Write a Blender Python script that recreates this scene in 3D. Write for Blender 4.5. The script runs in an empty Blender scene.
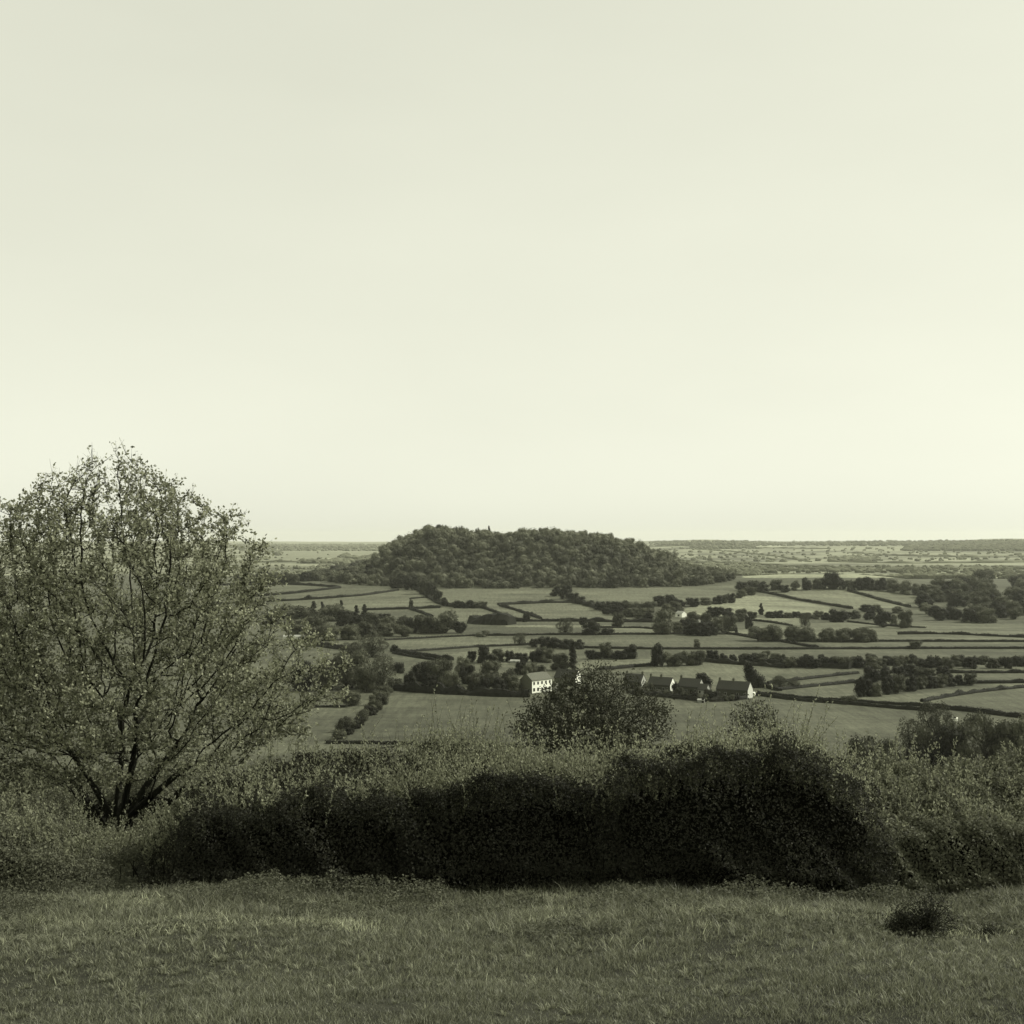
import bpy, math, random, time
import numpy as np
T0 = time.time()
SC = bpy.context.scene
COL = SC.collection
F = 1334.0
PITCH = math.radians(1.03)
R = math.radians
rng = np.random.default_rng(7)

# ------------------------------------------------------------------ terrain
def sst(t):
    t = np.clip(t, 0, 1)
    return t*t*(3-2*t)

PY = np.array([-400, -60, 0, 9, 13, 16, 20, 24, 40, 60, 100, 200, 300, 360, 400, 460, 1000, 1e6], float)
PZ = np.array([30, 6, -1.6, -3.09, -3.72, -4.24, -4.95, -5.75, -8.3, -11.0, -20.5, -44, -62, -68, -69.8, -70, -70, -70], float)
HX = (np.array([318, 350, 370, 385, 410, 430, 460, 500, 520, 560, 595, 625, 655, 680, 705, 735], float)-512)*1.26
HZ = np.array([0, 4, 17, 32, 46, 58, 50, 48, 52, 52, 48, 41, 28, 16, 6, 0], float)

def hill_part(x, y):
    P = np.interp(x*1680/np.maximum(y, 1200), HX, HZ)
    w = np.sqrt(np.clip(1-((x-22)/330)**2, 0.06, 1))
    dy = (y-1690)/(np.where(y < 1690, 262, 232)*w)
    Q = 1-sst((np.abs(dy)-0.22)/0.80)
    return P*Q

def H(x, y):
    x = np.asarray(x, float); y = np.asarray(y, float)
    d = 0.06*np.abs(y)
    z = (np.interp(y-d, PY, PZ)+2*np.interp(y, PY, PZ)+np.interp(y+d, PY, PZ))/4
    near = np.exp(-(y/60)**2)
    z = z+near*0.05*(np.sin(x*1.3+y*0.4)+np.sin(y*1.7-x*0.5)*0.6)
    # low apron of the wooded hill, knoll on the right
    e = np.sqrt(((x-20)/620)**2+((y-1720)/620)**2)
    z = z+14.5*(1-sst((e-0.42)/0.58))
    z = z+hill_part(x, y)
    e2 = np.sqrt(((x-430)/240)**2+((y-1640)/330)**2)
    z = z+13*(1-sst(e2))
    far = sst((y-430)/300)
    z = z+far*(0.9*np.sin(x/97+1)*np.sin(y/131)+0.5*np.sin(x/41+y/77))
    # far hills right, gentle swell left
    xr = x/np.maximum(y, 1)
    ridge = 35+13*np.sin(xr*19+0.6)*sst((xr-0.1)/0.1)+5*np.sin(xr*55)
    rise = sst((y-3300)/4600)*sst((xr-0.05)/0.10)*(1-.75*sst((y-8300)/4200))
    z = z+rise*(ridge+6*np.sin(y/380+xr*22)+5*np.sin(x/260+y/900))
    z = z+sst((y-9000)/4500)*6*(1+0.5*np.sin(x/800))
    return z

_LAT = np.random.default_rng(1234).random((64, 64))
def vnoise(x, y, f, seed=0, octv=3):
    v = 0.; a = 1.; t = 0.
    for k in range(octv):
        X = x*f+seed*13.7+k*5.1; Y = y*f+seed*7.3+k*9.7
        i = np.floor(X).astype(int); j = np.floor(Y).astype(int); u = X-i; w = Y-j; u = u*u*(3-2*u); w = w*w*(3-2*w)
        g = lambda p, q: _LAT[p % 64, q % 64]
        v = v+a*((g(i, j)*(1-u)+g(i+1, j)*u)*(1-w)+(g(i, j+1)*(1-u)+g(i+1, j+1)*u)*w); t += a; a *= .55; f *= 2.1
    return v/t
cp, sp = math.cos(PITCH), math.sin(PITCH)
def ray(px, py):
    u = (px-512)/F; v = -(py-512)/F
    dy = cp-v*sp; dz = sp+v*cp
    return u/dy, dz/dy            # x and z per metre of y
_T = np.exp(np.linspace(math.log(6), math.log(15500), 9000))
def hit(px, py, dmin=380.):
    a, b = ray(px, py)
    t = _T[_T > dmin]
    m = (b*t) <= H(a*t, t)
    i = int(np.argmax(m)) if m.any() else len(t)-1
    if i > 0:
        lo, hi = t[i-1], t[i]
        for _ in range(12):
            md = (lo+hi)/2
            if b*md <= float(H(a*md, md)): hi = md
            else: lo = md
        d = hi
    else: d = t[0]
    return np.array([a*d, d, float(H(a*d, d))])
def at(px, d):
    a, b = ray(px, 600.)
    return np.array([a*d, d, float(H(a*d, d))])
def project(x, y, z):
    yc = y*cp+z*sp; zc = -y*sp+z*cp
    return 512+F*x/yc, 512-F*zc/yc

# ------------------------------------------------------------------ materials
def tint(v, warm=0.0):
    return (v*(0.965+warm), v, v*(0.67), 1)
def newmat(name):
    m = bpy.data.materials.new(name); m.use_nodes = True
    nt = m.node_tree; nt.nodes.clear()
    return m, nt, nt.nodes.new('ShaderNodeOutputMaterial')
def N(nt, t, **k):
    n = nt.nodes.new('ShaderNode'+t)
    for a, b in k.items(): setattr(n, a, b)
    return n
def mth(nt, op, a, b=None, c=None):
    n = N(nt, 'Math', operation=op)
    for i, v in enumerate((a, b, c)):
        if v is None: continue
        if isinstance(v, (int, float)): n.inputs[i].default_value = v
        else: nt.links.new(v, n.inputs[i])
    return n.outputs[0]
def tintmul(nt, val, base):
    n = N(nt, 'VectorMath', operation='SCALE')
    n.inputs[0].default_value = tint(base)[:3]
    nt.links.new(val, n.inputs['Scale'])
    return n.outputs[0]

def foliage(name, v, spread=0.6, trans=0.3, objvar=0.35, rough=0.6, clump=1.0, gloss=0.25):
    m, nt, out = newmat(name)
    g = N(nt, 'NewGeometry'); oi = N(nt, 'ObjectInfo'); tc = N(nt, 'TexCoord')
    no = N(nt, 'TexNoise'); no.inputs['Scale'].default_value = clump
    nt.links.new(tc.outputs['Object'], no.inputs['Vector'])
    a = mth(nt, 'MULTIPLY_ADD', g.outputs['Random Per Island'], spread, 1-spread/2)
    b = mth(nt, 'MULTIPLY_ADD', oi.outputs['Random'], objvar, 1-objvar/2)
    c = mth(nt, 'MULTIPLY_ADD', no.outputs['Fac'], 0.9, 0.55)
    s = mth(nt, 'MULTIPLY', mth(nt, 'MULTIPLY', a, b), c)
    colr = tintmul(nt, s, v)
    bs = N(nt, 'BsdfPrincipled'); bs.inputs['Roughness'].default_value = rough
    bs.inputs['Specular IOR Level'].default_value = gloss
    nt.links.new(colr, bs.inputs['Base Color'])
    if trans > 0:
        tr = N(nt, 'BsdfTranslucent'); nt.links.new(tintmul(nt, s, v*1.3), tr.inputs['Color'])
        mx = N(nt, 'MixShader'); mx.inputs[0].default_value = trans
        nt.links.new(bs.outputs[0], mx.inputs[1]); nt.links.new(tr.outputs[0], mx.inputs[2])
        nt.links.new(mx.outputs[0], out.inputs['Surface'])
    else:
        nt.links.new(bs.outputs[0], out.inputs['Surface'])
    return m

def plain(name, v, rough=0.8, noise=0.25, scale=3.0, spec=0.3, bump=0.0):
    m, nt, out = newmat(name)
    tc = N(nt, 'TexCoord'); no = N(nt, 'TexNoise'); no.inputs['Scale'].default_value = scale
    no.inputs['Detail'].default_value = 6
    nt.links.new(tc.outputs['Object'], no.inputs['Vector'])
    s = mth(nt, 'MULTIPLY_ADD', no.outputs['Fac'], noise*2, 1-noise)
    bs = N(nt, 'BsdfPrincipled'); bs.inputs['Roughness'].default_value = rough
    bs.inputs['Specular IOR Level'].default_value = spec
    nt.links.new(tintmul(nt, s, v), bs.inputs['Base Color'])
    if bump:
        bp = N(nt, 'Bump'); bp.inputs['Strength'].default_value = bump
        nt.links.new(no.outputs['Fac'], bp.inputs['Height']); nt.links.new(bp.outputs[0], bs.inputs['Normal'])
    nt.links.new(bs.outputs[0], out.inputs['Surface'])
    return m

def white_paint(name, v):
    m = plain(name, v, 0.75, 0.10, 0.8)
    for n in m.node_tree.nodes:
        if n.type == 'VECT_MATH': n.inputs[0].default_value = (v*0.98, v, v*0.84)
    return m

def tiles_mat(name, v):
    m, nt, out = newmat(name)
    tc = N(nt, 'TexCoord'); br = N(nt, 'TexBrick'); br.inputs['Scale'].default_value = 3.0
    br.inputs['Color1'].default_value = tint(v); br.inputs['Color2'].default_value = tint(v*0.7)
    br.inputs['Mortar'].default_value = tint(v*0.4); br.inputs['Mortar Size'].default_value = 0.03
    nt.links.new(tc.outputs['Object'], br.inputs['Vector'])
    bs = N(nt, 'BsdfPrincipled'); bs.inputs['Roughness'].default_value = 0.85
    nt.links.new(br.outputs['Color'], bs.inputs['Base Color'])
    nt.links.new(bs.outputs[0], out.inputs['Surface'])
    return m

def ground_mat():
    m, nt, out = newmat('ground_turf')
    at_ = N(nt, 'Attribute', attribute_name='tone')
    tc = N(nt, 'TexCoord')
    def noise(scale, det=5, vec=None):
        n = N(nt, 'TexNoise'); n.inputs['Scale'].default_value = scale; n.inputs['Detail'].default_value = det
        n.inputs['Roughness'].default_value = 0.65
        nt.links.new(vec or tc.outputs['Object'], n.inputs['Vector']); return n.outputs['Fac']
    mp = N(nt, 'Mapping'); mp.inputs['Scale'].default_value = (0.25, 1, 1)
    mp.inputs['Rotation'].default_value = (0, 0, 0.2)
    nt.links.new(tc.outputs['Object'], mp.inputs['Vector'])
    n1 = noise(0.012); n2 = noise(0.22, 8); n3 = noise(0.05, 6, mp.outputs[0]); n4 = noise(9.0, 5); n5 = noise(1.1, 8)
    mp2 = N(nt, 'Mapping'); mp2.inputs['Scale'].default_value = (1, 0.10, 1); nt.links.new(tc.outputs['Object'], mp2.inputs['Vector'])
    n6 = noise(0.55, 8, mp2.outputs[0]); mr = N(nt, 'MapRange'); nt.links.new(n6, mr.inputs['Value'])
    for k_, v_ in (('From Min', .3), ('From Max', .7), ('To Min', .70), ('To Max', 1.3)): mr.inputs[k_].default_value = v_
    mr2 = N(nt, 'MapRange'); nt.links.new(n3, mr2.inputs['Value'])
    for k_, v_ in (('From Min', .35), ('From Max', .65), ('To Min', .82), ('To Max', 1.18)): mr2.inputs[k_].default_value = v_
    s = mth(nt, 'MULTIPLY', mth(nt, 'MULTIPLY_ADD', n1, 0.6, 0.7), mth(nt, 'MULTIPLY', mr.outputs[0], mr2.outputs[0]))
    s = mth(nt, 'MULTIPLY', s, mth(nt, 'MULTIPLY_ADD', n2, 0.8, 0.6))
    s = mth(nt, 'MULTIPLY', s, mth(nt, 'MULTIPLY_ADD', n3, 0.7, 0.65))
    s = mth(nt, 'MULTIPLY', s, mth(nt, 'MULTIPLY_ADD', n4, 0.6, 0.7))
    s = mth(nt, 'MULTIPLY', s, mth(nt, 'MULTIPLY_ADD', n5, 1.6, 0.2))
    s = mth(nt, 'MULTIPLY', s, at_.outputs['Fac'])
    bs = N(nt, 'BsdfPrincipled'); bs.inputs['Roughness'].default_value = 0.9
    bs.inputs['Specular IOR Level'].default_value = 0.1
    nt.links.new(tintmul(nt, s, 0.079), bs.inputs['Base Color'])
    bp = N(nt, 'Bump'); bp.inputs['Strength'].default_value = 0.6; bp.inputs['Distance'].default_value = 0.4
    nt.links.new(n2, bp.inputs['Height']); nt.links.new(bp.outputs[0], bs.inputs['Normal'])
    nt.links.new(bs.outputs[0], out.inputs['Surface'])
    return m

M_GROUND = ground_mat()
M_LEAF_NEAR = foliage('leaf_maple', 0.22, 1.2, 0.35, 0.0, 0.65, 0.7, 0.2)
M_LEAF_SMALL = foliage('leaf_hawthorn', 0.052, 0.9, 0.3, 0.0, 0.7, 0.9, 0.12)
M_LEAF_SUNLIT = foliage('leaf_sunlit', 0.21, 1.0, 0.4, 0.2, 0.6, 1.1, 0.15)  # paler copy of the hedge leaf, sunlight on the hedge tops put into colour
M_LEAF_HEDGE = foliage('leaf_bramble', 0.034, 1.1, 0.35, 0.2, 0.65, 1.1, 0.15)
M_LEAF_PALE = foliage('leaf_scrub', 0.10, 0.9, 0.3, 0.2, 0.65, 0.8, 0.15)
M_SHADE_STEMS = plain('thicket_shade_stems', 0.008, 0.95, 0.4, 8, 0.02)  # near black for the shaded hollow of the hedge; foot stems share it
M_BARK = plain('bark', 0.020, 0.9, 0.4, 8, 0.1)
M_DARK = foliage('foliage_dark', 0.022, 0.6, 0.15, 0.4, 0.7, 0.35, 0.1)
M_MID = foliage('foliage_mid', 0.060, 0.7, 0.2, 0.45, 0.7, 0.35, 0.1)
M_PALE = foliage('foliage_pale', 0.078, 0.6, 0.2, 0.3, 0.7, 0.35, 0.1)
M_HEDGE = foliage('foliage_hedge', 0.018, 0.7, 0.12, 0.3, 0.7, 0.1, 0.1)
M_WOOD = foliage('foliage_wood', 0.098, 0.5, 0.15, 0.8, 0.7, 0.05, 0.1)
M_FAR_HAZED = foliage('foliage_far_hazed', 0.125, 0.5, 0.0, 0.3, 0.9, 0.02, 0.0)  # leaf colour lightened to carry distance haze
M_GRASS = foliage('grass_blades', 0.142, 1.5, 0.3, 0, 0.55, 0.8, 0.3)
M_TUFT = foliage('grass_tuft', 0.165, 1.2, 0.3, 0, 0.6, 2.0, 0.2)
M_STRAW = foliage('grass_straw', 0.48, 0.8, 0.3, 0, 0.6, 1.0, 0.3)
M_WHITE = white_paint('white_render', 0.82)
M_CREAM = white_paint('grey_render', 0.30)
M_WALL_SHADE = plain('shaded_wall', 0.10, 0.9, 0.35, 2)  # walls turned from the sun, their shade put into the colour
M_STONE_SHADE = plain('shaded_brown_stone', 0.05, 0.9, 0.35, 2)  # dark stone, deepened for the shade on the cottage sides
M_CREAMY = white_paint('cream_render', 0.5)
M_TILE = tiles_mat('roof_tiles', 0.045)
M_SLATE = tiles_mat('roof_slate', 0.12)
M_GLASS = plain('window_glass', 0.02, 0.1, 0.1, 1, 0.8)
M_BRICK = plain('chimney_brick', 0.09, 0.9, 0.3, 5)
M_METAL = white_paint('vehicle_white', 0.8)
M_TYRE = plain('tyre_rubber', 0.02, 0.8, 0.1, 5)

# ------------------------------------------------------------------ objects
def mesh_np(name, V, Fq, mats, midx=None, smooth=False):
    """V (n,3), Fq (m,k) faces all of the same corner count (or list of such arrays)."""
    me = bpy.data.meshes.new(name)
    fl = Fq if isinstance(Fq, list) else [Fq]
    fl = [np.asarray(f, np.int32) for f in fl if len(f)]
    V = np.asarray(V, np.float32)
    loops = np.concatenate([f.ravel() for f in fl])
    tot = np.concatenate([np.full(len(f), f.shape[1], np.int32) for f in fl])
    st = np.concatenate([[0], np.cumsum(tot)[:-1]]).astype(np.int32)
    me.vertices.add(len(V)); me.vertices.foreach_set('co', V.ravel())
    me.loops.add(len(loops)); me.loops.foreach_set('vertex_index', loops)
    me.polygons.add(len(tot)); me.polygons.foreach_set('loop_start', st)
    try: me.polygons.foreach_set('loop_total', tot)
    except Exception: pass
    for m in (mats if isinstance(mats, (list, tuple)) else [mats]): me.materials.append(m)
    if midx is not None: me.polygons.foreach_set('material_index', np.asarray(midx, np.int32))
    me.polygons.foreach_set('use_smooth', np.full(len(tot), bool(smooth)))
    me.update(calc_edges=True)
    return me
def link(name, data, parent=None, loc=None):
    o = bpy.data.objects.new(name, data); COL.objects.link(o)
    if parent: o.parent = parent
    if loc is not None: o.location = [float(q) for q in loc]
    return o
def tag(o, label=None, cat=None, group=None, kind=None):
    for k, v in (('label', label), ('category', cat), ('group', group), ('kind', kind)):
        if v: o[k] = v
    return o

class Geo:
    """collects geometry in numpy chunks"""
    def __init__(s): s.V = []; s.F = {3: [], 4: []}; s.n = 0
    def add(s, V, Fc):
        V = np.asarray(V, float).reshape(-1, 3); Fc = np.asarray(Fc, int)
        s.F[Fc.shape[1]].append(Fc+s.n); s.V.append(V); s.n += len(V)
    def faces(s): return [np.concatenate(s.F[k]) for k in (3, 4) if s.F[k]]
    def mesh(s, name, mats, smooth=False, off=None):
        V = np.concatenate(s.V)
        if off is not None: V = V-np.asarray(off)
        return mesh_np(name, V, s.faces(), mats, None, smooth)

def unit(v):
    return v/np.maximum(np.linalg.norm(v, axis=-1, keepdims=True), 1e-9)
def leaves(P, Nrm, size, rg, aspect=0.55, jit=0.8, svar=0.5):
    """rhombic leaves at P with normals near Nrm"""
    n = len(P)
    nn = unit(Nrm+rg.normal(0, jit, (n, 3)))
    t = unit(np.cross(nn, unit(rg.normal(0, 1, (n, 3)))))
    b = np.cross(nn, t)
    s = (size*(1-svar/2+svar*rg.random(n)))[:, None]*0.5
    V = np.stack([P-t*s, P+b*s*aspect+nn*s*0.25, P+t*s, P-b*s*aspect+nn*s*0.25], 1).reshape(-1, 3)
    Fc = np.arange(4*n).reshape(-1, 4)
    return V, Fc
def dirleaves(P, D, length, width, rg, svar=0.5):
    """leaves growing from P along D"""
    n = len(P); D = unit(D)
    b = unit(np.cross(D, unit(rg.normal(0, 1, (n, 3)))))
    L = (length*(1-svar/2+svar*rg.random(n)))[:, None]; W = L*(width/length)*0.5
    V = np.stack([P, P+D*L*0.5+b*W, P+D*L, P+D*L*0.5-b*W], 1).reshape(-1, 3)
    return V, np.arange(4*n).reshape(-1, 4)
def tubes(A, B, ra, rb, k=5):
    A = np.asarray(A, float); B = np.asarray(B, float); n = len(A)
    d = unit(B-A); ref = np.where(np.abs(d[:, 2:3]) > 0.9, np.array([[1., 0, 0]]), np.array([[0, 0, 1.]]))
    u = unit(np.cross(d, ref)); v = np.cross(d, u)
    an = np.arange(k)*2*math.pi/k
    ring = u[:, None]*np.cos(an)[None, :, None]+v[:, None]*np.sin(an)[None, :, None]
    ra = np.broadcast_to(np.asarray(ra, float), (n,)); rb = np.broadcast_to(np.asarray(rb, float), (n,))
    Va = A[:, None]+ring*ra[:, None, None]; Vb = (B+d*rb[:, None]*0.4)[:, None]+ring*rb[:, None, None]
    V = np.concatenate([Va, Vb], 1).reshape(-1, 3)
    i = np.arange(k); j = (i+1) % k
    q = np.stack([i, j, j+k, i+k], 1)
    return V, (q[None]+(np.arange(n)*2*k)[:, None, None]).reshape(-1, 4)
def ico(sub=2):
    import bmesh
    bm = bmesh.new(); bmesh.ops.create_icosphere(bm, subdivisions=sub, radius=1)
    V = np.array([v.co[:] for v in bm.verts]); Fc = np.array([[v.index for v in f.verts] for f in bm.faces]); bm.free()
    return V, Fc
ICO1 = ico(1); ICO2 = ico(2)

# ------------------------------------------------------------------ ground sheet
def in_poly(px, py, poly):
    inside = np.zeros(px.shape, bool); n = len(poly)
    for i in range(n):
        x1, y1 = poly[i]; x2, y2 = poly[(i+1) % n]
        if y1 == y2: continue
        c = ((y1 > py) != (y2 > py)) & (px < (x2-x1)*(py-y1)/(y2-y1)+x1)
        inside ^= c
    return inside
FIELDS = [  # tone, outline in the picture, projected on to the land
    (0.92, [(325, 770), (338, 742), (368, 720), (400, 692), (530, 697), (620, 698), (755, 697), (900, 708), (1060, 722), (1060, 800), (325, 800)]),
    (1.02, [(200, 745), (260, 708), (345, 707), (352, 700), (335, 742), (325, 760)]),
    (0.95, [(280, 705), (290, 690), (350, 690), (350, 706)]),
    (1.25, [(640, 671), (657, 666), (700, 663), (745, 664), (747, 690), (640, 690)]),
    (1.55, [(575, 668), (580, 661), (652, 659), (652, 665), (618, 669)]),
    (1.45, [(444, 656), (470, 650), (512, 648), (545, 650), (545, 662), (500, 664)]),
    (1.15, [(395, 650), (400, 642), (470, 636), (540, 635), (540, 645), (470, 648)]),
    (1.0, [(545, 636), (700, 634), (745, 640), (745, 649), (545, 647)]),
    (0.78, [(460, 627), (600, 627), (610, 634), (460, 634)]),
    (1.9, [(505, 625.2), (600, 625.2), (650, 626.5), (655, 627.8), (505, 627)]),
    (1.5, [(612, 628), (650, 628), (690, 632), (690, 634), (612, 634)]),
    (1.9, [(722, 629), (752, 629), (755, 637), (735, 634), (722, 634)]),
    (1.9, [(672, 630), (690, 629), (690, 632), (672, 632)]),
    (1.8, [(752, 618), (805, 618), (802, 626), (790, 626), (752, 621)]),
    (1.35, [(478, 604), (525, 603), (580, 603), (612, 614), (617, 620), (500, 620)]),
    (1.3, [(440, 590), (500, 586), (552, 590), (565, 600), (500, 604), (450, 606), (430, 597)]),
    (1.35, [(575, 590), (740, 585), (745, 594), (690, 600), (590, 601)]),
    (1.25, [(412, 609), (490, 606), (512, 618), (420, 622)]),
    (1.35, [(372, 610), (440, 607), (432, 598), (398, 590), (330, 598), (270, 602), (270, 612)]),
    (1.1, [(200, 580), (290, 584), (330, 587), (345, 579), (400, 574), (400, 590), (330, 598), (200, 606)]),
    (2.0, [(672, 613), (700, 604), (745, 594), (775, 597), (830, 607), (830, 614), (720, 616)]),
    (1.75, [(765, 592), (800, 585), (840, 584), (868, 592), (908, 607), (850, 609), (800, 600)]),
    (1.5, [(862, 591), (905, 590), (925, 600), (905, 606)]),
    (1.3, [(750, 620), (790, 626), (830, 622), (905, 622), (1060, 626), (1060, 640), (880, 640), (750, 634)]),
    (1.2, [(810, 641), (1060, 641), (1060, 649), (835, 648)]),
    (0.9, [(742, 637), (790, 642), (815, 648), (742, 649)]),
    (0.95, [(742, 650), (1060, 650), (1060, 660), (742, 660)]),
    (1.15, [(762, 668), (855, 672), (860, 676), (775, 683), (760, 680)]),
    (1.2, [(780, 684), (858, 676), (858, 682), (800, 690)]),
    (1.2, [(800, 690), (860, 682), (870, 698), (850, 702), (790, 697)]),
    (1.2, [(870, 700), (990, 684), (1060, 684), (1060, 692), (1000, 690), (930, 704), (900, 704)]),
    (1.05, [(930, 705), (1000, 690), (1060, 692), (1060, 716), (960, 708)]),
    (1.15, [(900, 660), (1060, 668), (1060, 683), (960, 678)]),
    (3.2, [(742, 574.5), (1060, 574), (1060, 577.5), (742, 577.8)]),
    (2.4, [(640, 577), (670, 576), (670, 579), (640, 580)]),
    (2.2, [(240, 551), (330, 551), (345, 556), (300, 562), (240, 561)]),
    (2.4, [(240, 563.5), (300, 563), (300, 565.5), (240, 565.5)]),
]
def ground():
    ds = [-60, -30, -15, -5, 2, 5]
    d = 6.0
    while d < 15600:
        ds.append(d); d *= 1.0095 if d < 420 else (1.0042 if d < 2600 else 1.011)
    ds = np.array(ds)
    us = np.concatenate([np.linspace(-2.6, -0.5, 22)[:-1], np.arange(-0.5, 0.5, 0.0016), np.linspace(0.5, 2.6, 22)])
    D, U = np.meshgrid(ds, us, indexing='ij')
    X = U*(D+75*np.exp(-np.maximum(D, 0)/60)); Z = H(X, D)
    V = np.stack([X, D, Z], -1).reshape(-1, 3)
    nr, nc = D.shape
    i = np.arange(nr-1)[:, None]*nc+np.arange(nc-1)[None]
    Fc = np.stack([i, i+1, i+nc+1, i+nc], -1).reshape(-1, 4)
    me = mesh_np('ground', V, Fc, M_GROUND, None, True)
    x, y, z = V.T
    tone = np.ones(len(V))
    ok = y > 330
    px = np.zeros(len(V)); py = np.zeros(len(V))
    px[ok], py[ok] = project(x[ok], y[ok], z[ok])
    # far patchwork of fields
    fm = y > 2350
    rg = np.random.default_rng(3)
    S = []
    for k in range(900):
        yy = 2400*math.exp(rg.random()*math.log(14000/2400)); S.append((rg.uniform(-0.5, 0.5)*yy, yy))
    S = np.array(S); tv = rg.choice([1.3, 1.7, 2.1, 2.6, 3.0], len(S))
    idx = np.where(fm)[0]
    for c in range(0, len(idx), 20000):
        q = idx[c:c+20000]
        dx = (x[q][:, None]-S[None, :, 0])/1.6; dy = (y[q][:, None]-S[None, :, 1])
        tone[q] = tv[np.argmin(dx*dx+dy*dy, 1)]
    for t, poly in FIELDS:
        tone[ok & in_poly(px, py, poly)] = t
    tone[(y < 330)] = 0.42
    tone[hill_part(x, y) > 4] = 0.5
    a = me.attributes.new('tone', 'FLOAT', 'POINT'); a.data.foreach_set('value', tone.astype(np.float32))
    o = link('ground', me); tag(o, 'rolling farmland of pasture fields running to the horizon', 'ground', kind='structure')
ground()

# ------------------------------------------------------------------ far and middle trees
def crown_geo(seed, Wd=9., Ht=10., z0=2.0, ncl=14, nleaf=1500, leaf=0.55, shape='round', core=True, twig=False):
    rg = np.random.default_rng(seed); g = Geo()
    C = []; Rr = []
    for k in range(ncl):
        t = (k+0.5)/ncl
        th = rg.uniform(0, 2*math.pi)
        if shape == 'round':
            h = rg.uniform(0.12, 0.88); rad = math.sqrt(max(0.02, 1-(2*h-0.85)**2))*rg.uniform(0.35, 0.80)
            r = Wd*rg.uniform(0.15, 0.23)
        elif shape == 'dome':
            h = rg.uniform(0.02, 0.80); rad = math.sqrt(max(0.05, 1-(max(0, h-0.25)/0.8)**2))*rg.uniform(0.25, 0.78)
            r = Wd*rg.uniform(0.15, 0.22)
        elif shape == 'tuft':
            if k == 0: h = .45; rad = 0; r = Wd*.36
            else: h = rg.uniform(0.05, 0.7); rad = math.sqrt(max(0.05, 1-h*h))*rg.uniform(0.55, 0.8); r = Wd*rg.uniform(0.13, 0.2)
        elif shape == 'cone':
            h = t*0.95; rad = (1-h)*rg.uniform(0.3, 0.75); r = Wd*(0.12+0.20*(1-h))
        elif shape == 'column':
            h = t*0.93+0.03; rad = rg.uniform(0, 0.45); r = Wd*0.32*(1.1-0.5*abs(h-0.4))
        elif shape == 'bush':
            h = rg.uniform(0.1, 0.7); rad = math.sqrt(max(0.05, 1-h*h))*rg.uniform(0.3, 0.85); r = Wd*rg.uniform(0.16, 0.24)
        elif shape == 'lean':
            h = t*0.9+0.03; rad = (1-h*0.85)*rg.uniform(0.2, 0.7); r = Wd*(0.13+0.14*(1-h))
        c = np.array([math.cos(th)*rad*Wd/2, math.sin(th)*rad*Wd/2, z0+h*(Ht-z0)])
        if shape == 'lean': c[0] += (0.5-h)*Wd*0.55
        C.append(c); Rr.append(r)
    C = np.array(C); Rr = np.array(Rr)
    C[:, 2] = np.minimum(C[:, 2], Ht-Rr*0.8)
    C[:, 2] = np.maximum(C[:, 2], Rr*0.55)
    if core:
        for c, r in zip(C, Rr):
            V = ICO1[0]*(1+rg.normal(0, 0.1, (len(ICO1[0]), 1)))*r*0.78
            g.add(V+c, ICO1[1])
    per = rg.integers(0, ncl, nleaf); dd = unit(rg.normal(0, 1, (nleaf, 3)))
    P = C[per]+dd*Rr[per][:, None]*rg.uniform(0.78, 1.15, (nleaf, 1))
    keep = np.ones(nleaf, bool)
    for c, r in zip(C, Rr):
        keep &= np.linalg.norm(P-c, axis=1) > r*0.72
    P = P[keep]; dd = dd[keep]
    P[:, 2] = np.maximum(P[:, 2], 0.1)
    V, Fc = leaves(P, dd, leaf, rg, 0.75 if not twig else 0.25, 0.45 if shape != 'tuft' else .28)
    g.add(V, Fc)
    return g, C, Rr
def trunk_geo(Ht, z0, C, r0=0.22):
    g = Geo(); top = np.array([0, 0, z0+(Ht-z0)*0.35])
    pts = [np.array([0, 0, -0.8]), np.array([0.05, 0.02, z0*0.6]), top]
    V, Fc = tubes(np.array(pts[:-1]), np.array(pts[1:]), [r0*1.4, r0], [r0, r0*0.7], 7); g.add(V, Fc)
    A = np.repeat(pts[1][None], len(C), 0); A[1::2] = top*0.8
    V, Fc = tubes(A, C, r0*0.5, r0*0.12, 4); g.add(V, Fc)
    return g
PROTO = {}
def make_proto(kind, n, mat, W, Ht, z0, ncl, nleaf, leaf, shape, **k):
    L = []
    for i in range(n):
        mat_ = mat[i % len(mat)] if isinstance(mat, list) else mat
        g, C, Rr = crown_geo(hash_(kind)+i, W, Ht, z0, ncl, nleaf, leaf, shape, **k)
        cm = g.mesh(kind+'_crown', mat_)
        V = np.concatenate(g.V); w = np.percentile(np.abs(V[:, :2]), 97)*2; h = V[:, 2].max()
        tm = trunk_geo(Ht, z0, C, 0.03*W).mesh(kind+'_trunk', M_BARK)
        L.append((cm, tm, w, h))
    PROTO[kind] = L
def hash_(s): return sum(ord(c)*(i+3) for i, c in enumerate(s))
make_proto('broad', 7, [M_MID, M_PALE, M_MID, M_DARK, M_MID, M_PALE, M_WOOD], 9, 9, 0.5, 20, 3200, 0.50, 'dome')
make_proto('dark', 4, M_DARK, 9, 9, 0.4, 20, 3000, 0.50, 'dome')
make_proto('pale', 4, M_PALE, 9, 8, 0.4, 24, 4600, 0.42, 'dome')
make_proto('willow', 3, M_PALE, 9, 8, 1.0, 22, 4600, 0.42, 'dome')
make_proto('bush', 4, [M_MID, M_PALE], 6, 4, 0.3, 10, 1400, 0.40, 'bush')
make_proto('darkbush', 3, M_DARK, 6, 4, 0.3, 10, 1400, 0.40, 'bush')
make_proto('conifer', 3, M_DARK, 5, 12, 0.8, 16, 1800, 0.45, 'cone')
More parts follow.
